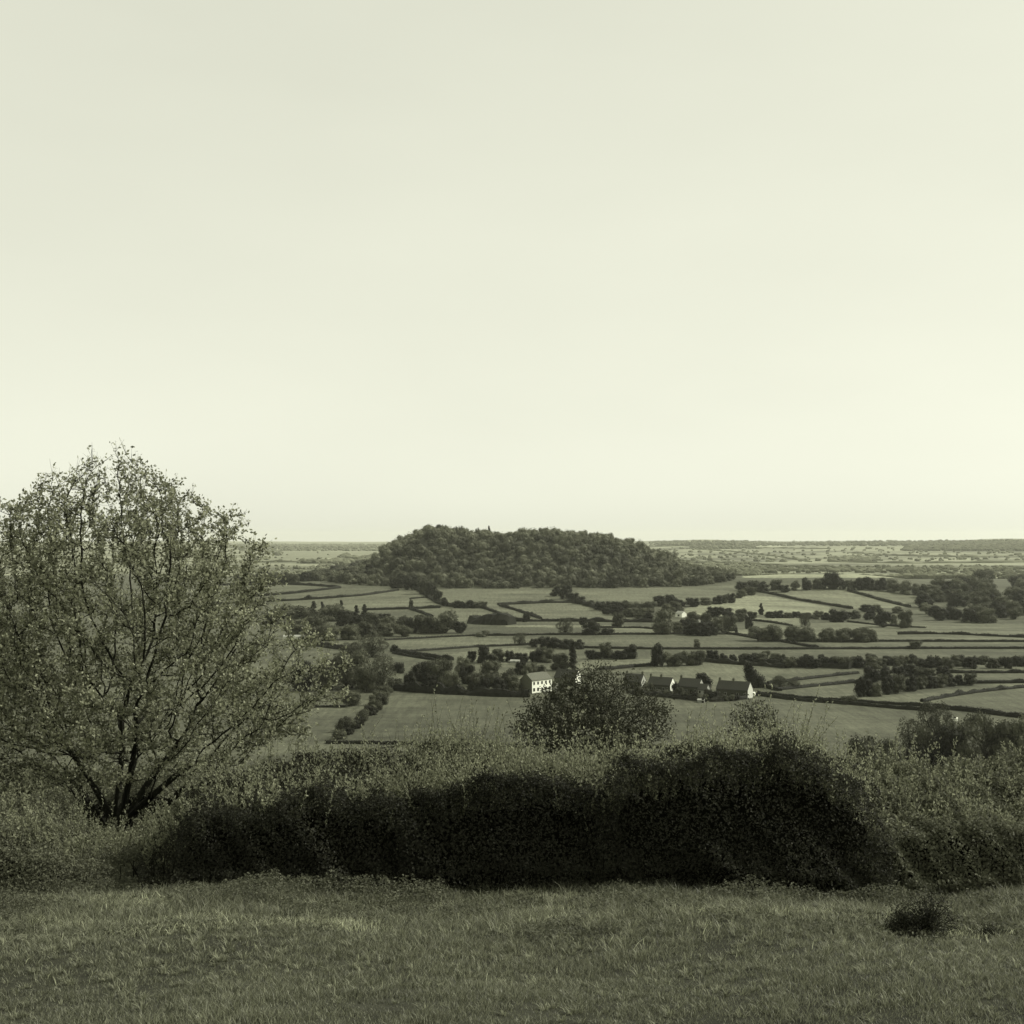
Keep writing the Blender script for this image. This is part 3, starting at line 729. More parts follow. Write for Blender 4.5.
HEDGES = [
 ('clipped dark hedge along the near edge of the big field', [(326, 743.5), (380, 744), (420, 745), (500, 746.5), (600, 747.5), (690, 748.5)], 1.1, 1.5, .08),
 ('thick dark hedge along the far edge of the big field', [(392, 690), (430, 693), (470, 695), (500, 696.5), (530, 697)], 3.2, 4, .3),
 ('garden hedge in front of the cottages', [(628, 693), (655, 696), (700, 701), (712, 702), (745, 699)], 2.0, 3.0, .5),
 ('far hedge of the right lane on the cottage side', [(757, 693), (800, 698.3), (850, 701.5), (900, 705), (935, 707)], 1.2, 1.5, .2),
 ('near hedge of the right lane along the big field', [(757, 695.5), (800, 701), (850, 704.5), (900, 709), (935, 711.5)], 1.4, 1.6, .2),
 ('dark hedge running on from the lane to the right edge', [(930, 708), (965, 711), (1005, 716), (1040, 720)], 2.0, 2.2, .15),
 ('faint hedge left of the big field behind the large tree', [(200, 708), (250, 707.5), (290, 707.3), (345, 707.5)], 1.0, 1.4, .15),
 ('upper lane hedge right of the large left tree', [(297, 642), (315, 643.5), (332, 646), (346, 648)], 1.6, 2, .15),
 ('lower lane hedge right of the large left tree', [(297, 644.5), (315, 646), (332, 648.5), (346, 650)], 1.4, 2, .15),
 ('dark hedge slanting from the small round bush', [(393, 651.5), (415, 655.5), (435, 658.5), (452, 660.5)], 2.4, 3, .2),
 ('second dark hedge close beside the slanting one', [(393, 653.5), (415, 657.5), (435, 660.5)], 1.4, 2, .2),
 ('straight hedge under the pale strip left of centre', [(408, 652), (440, 649.7), (480, 647), (520, 645.5), (545, 644)], 1.3, 1.8, .2),
 ('straight hedge over the pale strip left of centre', [(385, 640.5), (420, 638.5), (470, 636), (500, 635.8), (560, 634.8)], 1.2, 1.8, .15),
 ('long straight hedge from centre towards the willows', [(545, 635), (620, 634.6), (690, 634.3), (725, 634.5)], 1.5, 2, .12),
 ('long straight hedge across the right of centre', [(545, 646.5), (600, 648.5), (650, 649.3), (770, 649.5)], 1.4, 2, .1),
 ('long straight hedge across the far right', [(742, 649.6), (830, 649.3), (910, 649), (1045, 648.8)], 1.5, 2, .1),
 ('hedge below the willows running to the right edge', [(862, 641.6), (930, 641.8), (1045, 642)], 1.5, 2, .1),
 ('hedge curving under the willow row', [(735, 634.8), (750, 637.5), (765, 640.8), (800, 641.7), (862, 641.6)], 1.5, 2, .2),
 ('short slanting hedge under the first willows', [(782, 642), (800, 645), (818, 648.6)], 1.6, 2, .2),
 ('broken hedge with gaps on the right hand pasture', [(898, 634.5), (930, 634), (960, 634.6), (985, 636), (1045, 638.5)], 1.6, 2, .5),
 ('hedge from the dark tree towards the right pasture', [(848, 622), (875, 625), (900, 627), (925, 628)], 1.2, 2, .2),
 ('slanting hedge under the bright strip by the willows', [(750, 620.5), (770, 622.5), (792, 626)], 1.6, 2.2, .2),
 ('hedge under the bright strip beside the tiny tree', [(722, 634), (740, 635.3), (756, 638)], 1.6, 2, .2),
 ('dark hedge across the pale top of the knoll', [(755, 591), (775, 595), (800, 600.5), (825, 604.5), (852, 609)], 2.4, 3, .2),
 ('dark hedge down the right side of the knoll', [(848, 591), (866, 596), (885, 601.5), (910, 607.5)], 2.6, 3, .3),
 ('hedge between the pale track and the dark strip', [(470, 620), (510, 621.5), (560, 621.5), (610, 622), (655, 622.5)], 2.4, 3, .4),
 ('thin hedge on the far side of the pale track', [(600, 628), (640, 628), (665, 630), (690, 633.5)], 1.4, 2, .2),
 ('flat topped dark plantation hedge below the hill', [(474, 623), (490, 624), (512, 624.5)], 6, 16, .2),
 ('slanting hedge down the left of the pale hill field', [(481, 607.5), (492, 611), (503, 615.5), (512, 619.5)], 2.0, 2.6, .2),
 ('slanting hedge down the right of the pale hill field', [(500, 606), (515, 610), (528, 614.5), (541, 619)], 2.0, 2.6, .2),
 ('bushy hedge along the top of the pale hill field', [(498, 605), (520, 604), (550, 602.8), (575, 602.8)], 2.6, 4, .6),
 ('bushy hedge falling away right from the hill field top', [(575, 602.5), (590, 606), (605, 611), (620, 614.5), (645, 617)], 3.5, 5, .5),
 ('hedge curving down from the left wood corner', [(418, 590), (428, 597), (438, 603.5), (450, 607), (486, 608)], 2.6, 4, .5),
 ('straight hedge across the left slope to the hedge corner', [(366, 610.3), (390, 609.5), (412, 609), (440, 608)], 2.2, 3, .15),
 ('short slanting hedge below the hedge corner', [(411, 609.5), (422, 613), (432, 617)], 2.0, 3, .2),
 ('faint short hedge above the hedge corner', [(410, 599.3), (420, 598), (430, 597.5)], 1.4, 2, .3),
 ('long dark hedge sweeping over the left slope', [(200, 605), (250, 602.5), (290, 600.8), (330, 598.3), (365, 595.5), (398, 590.5)], 2.0, 3, .15),
 ('upper arm of the hairpin hedge on the left slope', [(220, 585.5), (262, 584.8), (290, 584.6), (318, 586), (340, 587.6)], 2.4, 3, .15),
 ('lower arm of the hairpin hedge on the left slope', [(340, 588), (322, 590.3), (300, 592.8), (270, 595.5), (240, 597.5)], 2.4, 3, .15),
 ('hedge along the pale field above the cottages', [(600, 670), (618, 669), (640, 666.5), (657, 665.5)], 1.8, 2.2, .2),
 ('hedge right of the thick row above the cottages', [(705, 661.5), (725, 663.5), (745, 665), (765, 666), (785, 668)], 2.2, 3, .4),
 ('upper slanting hedge in the paddocks on the right', [(768, 684), (800, 680), (830, 676.5), (858, 673.5)], 1.2, 2, .2),
 ('lower slanting hedge in the paddocks on the right', [(775, 690.5), (810, 687), (835, 684.5), (862, 682)], 1.4, 2, .2),
 ('left hedge of the paddock beside the wedge shaped tree', [(757, 684), (768, 688), (780, 691)], 1.6, 2.4, .3),
 ('rough hedge slanting through the far right field', [(922, 702), (945, 697.5), (970, 693.5), (1000, 690), (1040, 686)], 1.4, 1.8, .3),
 ('straight hedge right of the upper tree row', [(948, 673.2), (975, 673.2), (1045, 673)], 1.4, 2, .15),
 ('straight hedge right of the slanting tree row', [(972, 683.5), (1000, 683.2), (1045, 682.6)], 1.5, 2, .15),
 ('hedge under the belt at the left of the right fields', [(742, 662), (765, 662.6), (790, 665), (850, 669)], 2.2, 3, .3),
]
for hd in HEDGES: hedge(hd[0], hd[1], hd[2], hd[3], hd[4])
FARH = [
 ('distant hedge low on the far right hills', [(668, 561), (720, 563), (780, 566), (860, 569)]),
 ('distant hedge climbing the far right hills', [(690, 549), (735, 552), (780, 557), (810, 562)]),
 ('distant hedge near the crest of the far right hills', [(650, 546.5), (700, 546), (760, 548), (830, 549)]),
 ('distant hedge across the right end of the far hills', [(850, 553), (900, 556), (960, 557), (1045, 556)]),
 ('lowest distant hedge before the far right hills', [(745, 570.5), (820, 571), (900, 570), (1040, 569)]),
 ('distant hedge across the middle of the far right plain', [(830, 562), (900, 563.5), (980, 563), (1045, 562)]),
 ('distant hedge on the far left plain', [(240, 562.5), (300, 562), (345, 560.5)]),
 ('distant hedge nearest the horizon on the left plain', [(240, 551), (300, 550.7), (360, 550)]),
]
for lb, p in FARH: hedge(lb, p, 5, 12, .5, M_FAR_HAZED, 2300)
print('hedges', time.time()-T0)

# far woods, each a mass of tiny crowns
def farwood(label, specs, seed):
    rg = np.random.default_rng(seed); g = Geo()
    for (x0, x1, r0, r1, n, h) in specs:
        for _ in range(n):
            P = hit(rg.uniform(x0, x1), rg.uniform(r0, r1), 2200)
            s = h*rg.uniform(0.6, 1.3)
            V = ICO1[0]*(1+rg.normal(0, 0.15, (len(ICO1[0]), 1)))*np.array([s*rg.uniform(.6, 1.3), s*rg.uniform(.6, 1), s*0.6])
            g.add(V+P+np.array([0, 0, s*0.35]), ICO1[1])
    tag(link('far_woodland', g.mesh('far_woodland', M_FAR_HAZED)), label, 'woodland', kind='stuff')
farwood('hazy line of trees on the horizon of the left plain', [(200, 400, 545.4, 548.0, 1500, 13), (240, 380, 548, 551, 260, 9)], 1)
farwood('thin dark wood on the left plain beside the hill', [(298, 352, 561.5, 563.5, 120, 9), (335, 400, 556, 566, 160, 11), (275, 280, 554, 556, 8, 12)], 2)
farwood('scattered trees and copses over the left plain', [(235, 340, 566, 577, 260, 5), (235, 330, 552, 562, 30, 6)], 3)
farwood('wooded top of the far right hills', [(650, 1050, 541.5, 546, 1200, 12), (905, 1050, 543, 551, 1300, 11), (690, 760, 547, 549, 100, 10)], 4)
farwood('scattered copses on the slopes of the far right hills', [(660, 1050, 548, 562, 420, 7), (830, 880, 558, 562, 160, 8), (665, 760, 563, 573, 400, 6)], 5)
farwood('tree lines on the plain before the far right hills', [(660, 760, 571, 576, 260, 6), (760, 1050, 567, 573, 520, 6), (900, 1050, 575, 584, 200, 8), (760, 900, 577.5, 582, 160, 7)], 6)
print('far', time.time()-T0)

# ------------------------------------------------------------------ buildings
def box(g, x0, x1, y0, y1, z0, z1):
    V = [(x0, y0, z0), (x1, y0, z0), (x1, y1, z0), (x0, y1, z0), (x0, y0, z1), (x1, y0, z1), (x1, y1, z1), (x0, y1, z1)]
    g.add(V, [(0, 3, 2, 1), (4, 5, 6, 7), (0, 1, 5, 4), (1, 2, 6, 5), (2, 3, 7, 6), (3, 0, 4, 7)])
def house(name, label, cat, px, base, L, W, eave, ridge, yaw, wall, roof, chims=(), win=(), gwin=(), door=None, dmin=380., gable=None, front=None):
    P = hit(px, base, dmin)
    r = link(name, None, None, P); r.rotation_euler = (0, 0, yaw); tag(r, label, cat)
    g = Geo(); l, w = L/2, W/2
    box(g, -l, l, -w, w, -1.5, eave)
    for s in (-1, 1):                      # gable triangles as prisms
        a, b = (s*l, s*(l-0.35)); V = [(a, -w, eave), (a, w, eave), (a, 0, ridge-0.08), (b, -w, eave), (b, w, eave), (b, 0, ridge-0.08)]
        g.add(V, [(0, 1, 2), (3, 5, 4)]); g.add(V, [(0, 2, 5, 3), (1, 4, 5, 2)])
    link('wall', g.mesh('wall', wall), r)
    if gable:  # sun-facing end kept pale while the walls carry painted shade
        g = Geo(); a, b = l+.003, l+.07; V = [(a, -w, -1), (a, w, -1), (a, w, eave), (a, 0, ridge-.1), (a, -w, eave)]; V += [(b, q[1], q[2]) for q in V]
        g.add(V, [(5, 6, 7), (5, 7, 8), (5, 8, 9)]); g.add(V, [(0, 5, 9, 4), (1, 2, 7, 6), (2, 3, 8, 7), (3, 4, 9, 8)]); link('lit_gable_render', g.mesh('lit_gable_render', gable), r)
    if front:  # sun-facing front kept pale; the other walls are coloured as shaded
        g = Geo(); box(g, -l, l, -w-.07, -w-.003, -1, eave); link('lit_front_render', g.mesh('lit_front_render', front), r)
    g = Geo(); t = 0.22; o = 0.3; sl = (ridge-eave)/w
    for s in (-1, 1):
        e = w+o; ze = eave-o*sl+0.05; zr = ridge+0.05
        V = [(-l-o*0.5, s*e, ze), (l+o*0.5, s*e, ze), (l+o*0.5, 0, zr), (-l-o*0.5, 0, zr)]
        V2 = [(a, b, c+t) for a, b, c in V]
        g.add(V+V2, [(0, 1, 2, 3), (7, 6, 5, 4), (0, 4, 5, 1), (1, 5, 6, 2), (2, 6, 7, 3), (3, 7, 4, 0)])
    rf = link('roof', g.mesh('roof', roof), r)
    for cx in chims:
        g = Geo(); box(g, cx*l-0.45, cx*l+0.45, -0.4, 0.4, ridge-0.7, ridge+1.1); box(g, cx*l-0.55, cx*l+0.55, -0.5, 0.5, ridge+1.1, ridge+1.25)
        for q in (-0.2, 0.2): box(g, cx*l+q-0.11, cx*l+q+0.11, -0.11, 0.11, ridge+1.25, ridge+1.6)
        link('chimney', g.mesh('chimney', M_BRICK), rf)
    def window(cx, cz, ww, wh, face):
        g = Geo(); f = Geo(); b = 0.08
        if face == 'g':
            box(g, l+0.003, l+0.09, cx-ww/2, cx+ww/2, cz-wh/2, cz+wh/2)
            for (a0, a1, c0, c1) in ((cx-ww/2-b, cx-ww/2, cz-wh/2, cz+wh/2), (cx+ww/2, cx+ww/2+b, cz-wh/2, cz+wh/2), (cx-ww/2-b, cx+ww/2+b, cz+wh/2, cz+wh/2+b), (cx-ww/2-b, cx+ww/2+b, cz-wh/2-b, cz-wh/2)):
                box(f, l+0.003, l+0.13, a0, a1, c0, c1)
        else:
            box(g, cx-ww/2, cx+ww/2, -w-0.09, -w-0.003, cz-wh/2, cz+wh/2)
            for (a0, a1, c0, c1) in ((cx-ww/2-b, cx-ww/2, cz-wh/2, cz+wh/2), (cx+ww/2, cx+ww/2+b, cz-wh/2, cz+wh/2), (cx-ww/2-b, cx+ww/2+b, cz+wh/2, cz+wh/2+b), (cx-ww/2-b, cx+ww/2+b, cz-wh/2-b, cz-wh/2)):
                box(f, a0, a1, -w-0.13, -w-0.003, c0, c1)
        fo = link('window', f.mesh('window', M_CREAM), r); link('pane', g.mesh('pane', M_GLASS), fo)
    for (cx, cz, ww, wh) in win: window(cx, cz, ww, wh, 's')
    for (cx, cz, ww, wh) in gwin: window(cx, cz, ww, wh, 'g')
    if door:
        g = Geo(); box(g, door-0.5, door+0.5, -w-0.11, -w-0.003, 0, 2.05); dr = link('door', g.mesh('door', M_BARK), r)
        g = Geo(); box(g, door+0.32, door+0.40, -w-0.15, -w-0.11, 0.95, 1.1); link('handle', g.mesh('handle', M_METAL), dr)
    return r
house('white_farmhouse', 'white two storey farmhouse with rows of dark windows', 'house', 536, 691.5, 13.5, 7.0, 5.6, 8.4, R(48), M_WALL_SHADE, M_SLATE,
      (-0.9, 0.9), [(-5.4+2.7*i, 4.3, 1.0, 1.2) for i in range(5)]+[(-5.4, 1.5, 1.2, 1.4), (-2.7, 1.5, 1.2, 1.4), (2.7, 1.5, 1.2, 1.4), (5.4, 1.5, 1.2, 1.4)], [], 0.01, front=M_WHITE)
house('barn', 'dark roofed barn with a white gable below the poplar', 'barn', 568, 684, 11.5, 6.2, 3.3, 6.8, R(-32), M_WALL_SHADE, M_TILE, (), [(-2.5, 1.6, 1, 1.2), (2, 1.6, 1, 1.2)], gable=M_WHITE)
house('cottage', 'leftmost cottage of the row, mostly behind the small tree', 'cottage', 635, 688.5, 8.5, 6.0, 3.6, 6.6, R(-28), M_STONE_SHADE, M_TILE, (-0.9, 0.9), [(-2, 1.6, 1, 1.1), (2, 1.6, 1, 1.1)], [(0, 3.8, .9, 1.0)], 0.01, gable=M_CREAM)
house('cottage', 'second cottage of the row with a bright white gable end', 'cottage', 661.5, 691.5, 11, 6.0, 3.4, 6.4, R(-30), M_STONE_SHADE, M_TILE, (-0.93, 0.0), [(-4, 1.6, 1, 1.1), (-2, 1.6, 1, 1.1), (2.2, 1.6, 1, 1.1), (4, 1.6, 1, 1.1)], [], 0.3, gable=M_WHITE)
house('cottage', 'third cottage of the row with a grey gable end', 'cottage', 691, 693.5, 10, 6.4, 3.4, 6.6, R(-32), M_STONE_SHADE, M_TILE, (-0.93,), [(-3.5, 1.6, 1, 1.1), (-1, 1.6, 1, 1.1), (3.5, 1.6, 1, 1.1)], [(0, 3.9, .9, 1.0)], 1.5, gable=M_CREAM)
house('cottage_wing', 'low pale wing standing at the end of the third cottage', 'cottage', 704, 695, 4.0, 4.6, 2.6, 4.8, R(-32), M_CREAM, M_TILE, (), [(-1, 1.5, 1, 1.1)], [(0, 1.6, .9, 1.1)])
house('cottage', 'longest cottage at the right end of the row by the white van', 'cottage', 734.5, 697, 14.5, 6.2, 3.6, 6.8, R(-31), M_STONE_SHADE, M_TILE, (-0.93, -0.05), [(-6, 1.6, 1, 1.1), (-3, 1.6, 1, 1.1), (2.6, 1.6, 1, 1.1), (6, 1.6, 1, 1.1)], [], 0.3, gable=M_CREAMY)
house('white_house', 'tiny far white gabled house beside the tall dark tree', 'house', 848.5, 588, 9, 6.8, 4.5, 8, R(-60), M_WHITE, M_TILE, (0.9,), [(-2, 2, 1, 1.2), (2, 2, 1, 1.2)])
house('farm_building', 'small white farm building among trees left of the tree clump', 'barn', 681, 617, 7.5, 6, 3.0, 5, R(-50), M_WHITE, M_CREAM, (), [(0, 1.5, 2, 1.5)])
house('farm_shed', 'tiny pale shed right of the white farm building', 'shed', 698, 622.5, 5, 4, 2.2, 3.4, R(-50), M_CREAM, M_CREAM, (), [(0, 1.2, 1, .8)])
house('farm_shed', 'tiny white shed on the hedge left of the willows', 'shed', 745, 617, 5, 4, 2.2, 3.4, R(-60), M_WHITE, M_CREAM, (), [(0, 1.2, 1, .8)])
house('long_shed', 'long low pale shed glimpsed right of the large left tree', 'shed', 294, 639, 14, 5, 1.6, 2.6, R(-4), M_WHITE, M_CREAM, (), [(0, .9, 1, .7)])
house('garden_shed', 'small pale garden shed at the edge of the big field', 'shed', 701, 702.5, 2.6, 1.8, 1.0, 1.4, R(-20), M_CREAM, M_CREAM, (), [(0, .9, .6, .5)], (), 1.0)
house('small_outbuilding', 'low pale outbuilding right of the white farmhouse', 'shed', 552, 690, 6, 4, 2.2, 3.3, R(-30), M_CREAM, M_SLATE, (), [(0, 1.2, 1, .8)])
house('orchard_shed', 'low bright shed in the trees above the farmhouse', 'shed', 515, 663, 5, 3, 1.0, 1.7, R(-15), M_CREAM, M_CREAM, (), [(0, 1, 1, .7)])
r_ = house('field_shed', 'small white roofed shed among the right hand tree clump', 'shed', 955, 721, 1.7, 1.4, .9, 1.2, R(-25), M_WHITE, M_WHITE, (), [(0, 1.2, 1, .8)])

def van(label, px, base, yaw):
    P = hit(px, base); r = link('van', None, None, P); r.rotation_euler = (0, 0, yaw); tag(r, label, 'van')
    import bmesh
    bm = bmesh.new()
    prof = [(-2.4, .35), (2.3, .35), (2.4, .9), (2.0, 1.1), (1.4, 1.9), (-2.3, 2.0), (-2.4, 1.8)]
    a = [bm.verts.new((x, -.9, z)) for x, z in prof]; b = [bm.verts.new((x, .9, z)) for x, z in prof]
    bm.faces.new(a); bm.faces.new(b[::-1])
    for i in range(len(a)): bm.faces.new((a[i], b[i], b[(i+1) % 7], a[(i+1) % 7]))
    bmesh.ops.recalc_face_normals(bm, faces=bm.faces); bmesh.ops.bevel(bm, geom=bm.edges[:], offset=.08, segments=2, affect='EDGES')
    me = bpy.data.meshes.new('body'); bm.to_mesh(me); bm.free(); me.materials.append(M_METAL); link('body', me, r)
    g = Geo(); V = [(2.02, -.75, 1.16), (2.02, .75, 1.16), (1.5, .7, 1.82), (1.5, -.7, 1.82)]; V2 = [(x+.05, y, z+.04) for x, y, z in V]
    g.add(V+V2, [(0, 3, 2, 1), (4, 5, 6, 7), (0, 1, 5, 4), (1, 2, 6, 5), (2, 3, 7, 6), (3, 0, 4, 7)]); link('windscreen', g.mesh('windscreen', M_GLASS), r)
    g = Geo(); box(g, -2.43, -2.39, -.65, .65, 1.2, 1.7); link('rear_window', g.mesh('rear_window', M_GLASS), r)
    for x in (-1.5, 1.5):
        for y in (-.92, .92):
            g = Geo(); V, Fc = tubes(np.array([[x, y-.11, .34]]), np.array([[x, y+.11, .34]]), .34, .34, 18); g.add(V, Fc)
            n = 18; g.add(V, [(0, i, i+1) for i in range(1, n-1)]); g.add(V, [(n, n+i+1, n+i) for i in range(1, n-1)])
            link('wheel', g.mesh('wheel', M_TYRE), r)
van('white van parked beside the last cottage', 753, 696.5, R(75))
print('buildings', time.time()-T0)

# ------------------------------------------------------------------ near trees grown by space colonisation
def colonize(attr, seeds, step, infl, kill, iters=140, up=0.1, minz=-1.):
    nodes = [np.array(p, float) for p, _ in seeds]; par = [q for _, q in seeds]
    NP = np.array(nodes); A = attr.copy()
    D = np.full(len(A), 1e9); near = np.zeros(len(A), int)
    def upd(i0):
        nonlocal D, near
        for i in range(i0, len(NP)):
            d = np.linalg.norm(A-NP[i], axis=1); m = d < D; D[m] = d[m]; near[m] = i
    upd(0); seen = set()
    for it in range(iters):
        act = D < infl
        if it < 3 and not act.any(): infl *= 2; continue
        if not act.any(): break
        ids, inv = np.unique(near[act], return_inverse=True)
        dirs = np.zeros((len(ids), 3)); np.add.at(dirs, inv, unit(A[act]-NP[near[act]]))
        dirs = unit(unit(dirs)+np.array([0, 0, up])+rng.normal(0, 0.12, dirs.shape))
        dirs[:, 2] = np.maximum(dirs[:, 2], minz); dirs = unit(dirs)
        new = NP[ids]+dirs*step; addn = []
        for k, i in enumerate(ids):
            key = (i, tuple(np.round(new[k], 1)))
            if key in seen: continue
            if minz > -1 and np.linalg.norm(A-new[k], axis=1).min() > infl*.6: continue
            seen.add(key); addn.append((new[k], int(i)))
        if not addn: break
        i0 = len(NP); NP = np.vstack([NP, np.array([a for a, _ in addn])]); par += [b for _, b in addn]
        upd(i0)
        keep = D > kill
        A = A[keep]; D = D[keep]; near = near[keep]
        if not len(A): break
    return NP, np.array(par)
def branch_radii(NP, par, tip, ex=2.3):
    n = len(NP); r = np.zeros(n); has = np.zeros(n, bool); has[par[par >= 0]] = True
    r[~has] = tip**ex
    for i in range(n-1, -1, -1):
        if par[i] >= 0: r[par[i]] += r[i]
    return r**(1/ex), ~has
def near_tree(name, label, base, seeds, attr, step, infl, kill, tip, leafsize, perleaf, rleaf, mat, maxr, up=0.1, twigs=3, twiglen=.3, rmax=1e9, nstem=0):
    base = np.array(base, float)
    NP, par = colonize(attr, seeds, step, infl, kill, up=up, minz=-.08 if nstem else -1.)
    r, ends = branch_radii(NP, par, tip); r = np.minimum(r, rmax)
    if nstem: zz = NP[2:nstem, 2]-base[2]; r[2:nstem] = np.maximum(r[2:nstem], rmax*np.clip(.75-zz*.16, .34, .75)); r[:2] = rmax*1.5
    ii = np.where(par >= 0)[0]; rg = np.random.default_rng(99)
    root = link(name, None, None, base); tag(root, label, 'tree')
    tr = Geo(); br = Geo()
    big = r[ii] > rmax*0.33
    for g, m in ((tr, big), (br, ~big)):
        k = ii[m]
        if len(k): V, Fc = tubes(NP[par[k]], NP[k], np.minimum(r[par[k]], r[k]*1.35), r[k], 7 if g is tr else 4); g.add(V, Fc)
    # twigs
    thin = np.where(r < tip*2.6)[0]; k = np.repeat(thin, twigs); d0 = unit(NP[k]-NP[np.maximum(par[k], 0)])
    dt = unit(d0*0.8+rg.normal(0, 0.6, (len(k), 3))+np.array([0, 0, .5])); tl = twiglen*rg.uniform(0.4, 1.1, (len(k), 1)); E = NP[k]+dt*tl
    V, Fc = tubes(NP[k], E, tip*0.7, tip*0.3, 3); br.add(V, Fc)
    link('trunk', tr.mesh('trunk', M_BARK, off=base), root); link('branches', br.mesh('branches', M_BARK, off=base), root)
    q = np.repeat(np.arange(len(k)), perleaf)
    if nstem:
        cn = vnoise(E[:, 0]+E[:, 2]*.6, E[:, 1]-E[:, 2]*.8, 1.5, 3, 3)[q]; hz = (E[q, 2]-base[2])/7.5
        q = q[rg.random(len(q)) < np.clip((cn-.27)*4, .2, 1)*np.clip(1.5-hz*.75, .45, 1)*np.where((hz < .27) & (np.hypot(E[q, 0]-base[0], E[q, 1]-base[1]) < 1.5), .12, 1)]
    t = rg.uniform(0.15, 1.05, (len(q), 1))
    P = NP[k][q]*(1-t)+E[q]*t+rg.normal(0, rleaf, (len(q), 3))
    V, Fc = dirleaves(P, unit(dt[q]*0.5+rg.normal(0, 0.8, (len(q), 3))), leafsize, leafsize*0.6, rg)
    g = Geo(); g.add(V, Fc); link('leaves', g.mesh('leaves', mat, off=base), root)
    print(name, len(NP), len(q)); return root

# big multi-stemmed tree, 24 m off at the left
TD = 24.0
def crown_pts(n, cx, d, prof, lprof, sx=1., seed=0, jit=.12, cut=.36):
    """rows -> half width in px; returns points filling a rounded crown"""
    rg = np.random.default_rng(seed); rows = np.array([p[0] for p in prof]); wr = np.array([p[1] for p in prof]); wl = np.interp(rows, [p[0] for p in lprof], [p[1] for p in lprof])
    out = []; s = d/F
    wgt = (wr+wl)**2; cdf = np.cumsum(wgt); cdf /= cdf[-1]
    while len(out) < n:
        row_ = np.interp(rg.random(), cdf, rows)+rg.normal(0, 4)
        row_ = min(max(row_, rows[0]), rows[-1])
        a = rg.uniform(0, 2*math.pi); rr = math.sqrt(rg.random())**0.75
        R_ = np.interp(row_, rows, wr); L_ = np.interp(row_, rows, wl)
        c = math.cos(a); wx = (R_ if c > 0 else L_)*(1+jit*math.sin(a*5+row_*0.05)+jit*0.7*math.sin(a*9-row_*0.11))
        x = c*rr*wx*s; y = math.sin(a)*rr*(R_+L_)/2*s*0.95
        X0 = (cx-512)/F*d; z0 = ray(cx, row_)[1]*d
        out.append((X0+x, d+y, z0))
    out = np.array(out)
    return out[vnoise(out[:, 0]+out[:, 2], out[:, 1]*1.3-out[:, 2]*.7, 14./d, seed, 3) > cut]
prof = [(444, 3), (462, 26), (480, 52), (500, 86), (535, 128), (570, 150), (600, 166), (640, 188), (680, 210), (715, 205), (745, 180), (770, 130), (790, 90)]
lprof = [(444, 3), (462, 30), (475, 70), (500, 95), (535, 130), (570, 150), (640, 165), (700, 165), (745, 140), (770, 100), (785, 60)]
A = crown_pts(5200, 112, TD, prof, lprof, seed=4, jit=.17)
zb = ray(118, 845)[1]*TD; X0 = (118-512)/F*TD
bz = float(H(X0, TD))
seeds = [((X0, TD, bz-0.3), -1), ((X0+.02, TD, bz+0.12), 0)]
rg = np.random.default_rng(12)
stems = [(-60, 30, 1.8), (-28, 14, 2.0), (-4, 4, 2.3), (14, -16, 2.0), (30, 20, 2.0), (46, -8, 1.9), (62, 20, 1.9), (38, -50, 1.5), (-35, -45, 1.4), (5, 50, 1.5), (70, -25, 1.5)]
for ax, ay, ln in stems:
    p = 1; st = 0.25; dirv = np.array([math.sin(R(ax))*0.6, math.sin(R(ay))*0.55, 1.0])
    cur = np.array(seeds[1][0])+np.array([ax/900, ay/900, rg.uniform(-.15, .2)])
    for k in range(int(ln/st)):
        dirv = unit(dirv+np.array([math.sin(R(ax)), math.sin(R(ay))*0.7, 0])*0.10+rg.normal(0, .05, 3))
        cur = cur+dirv*st; seeds.append((tuple(cur), p)); p = len(seeds)-1
near_tree('field_maple', 'large spreading tree with many dark stems and pale young leaves', (X0, TD, bz), seeds, A, 0.15, 0.9, 0.24, 0.0048, 0.064, 10, 0.028, M_LEAF_NEAR, .2, up=.14, twigs=4, twiglen=.30, rmax=0.10, nstem=len(seeds))
# small domed tree, 60 m off
SD = 60.
prof2 = [(670, 10), (680, 36), (692, 52), (705, 66), (718, 74), (730, 74), (742, 60), (750, 40), (754, 20)]
lprof2 = [(670, 14), (680, 34), (692, 50), (705, 66), (718, 76), (730, 80), (742, 78), (750, 62), (754, 40)]
A = crown_pts(2600, 597, SD, prof2, lprof2, seed=8, jit=.12, cut=.2)
X1 = (604-512)/F*SD; z1 = ray(604, 757)[1]*SD
seeds = [((X1, SD, min(z1, float(H(X1, SD)))-.3), -1), ((X1, SD, z1), 0)]
for ax, ln in ((-2, 1.6), (38, 1.3), (-50, 1.2), (62, 1.1)):
    p = 1; cur = np.array(seeds[1][0])+np.array([0, 0, .15]); dirv = np.array([math.sin(R(ax)), 0.05, math.cos(R(ax))])
    for k in range(int(ln/.3)):
        cur = cur+unit(dirv+rg.normal(0, .12, 3))*.3; seeds.append((tuple(cur), p)); p = len(seeds)-1
near_tree('hawthorn_tree', 'small dark domed tree with a forked trunk beyond the hedge', (X1, SD, seeds[0][0][2]), seeds, A, 0.28, 1.4, 0.4, 0.010, 0.115, 8, 0.10, M_LEAF_SMALL, .2, up=.04, twigs=3, twiglen=.5, rmax=.16)
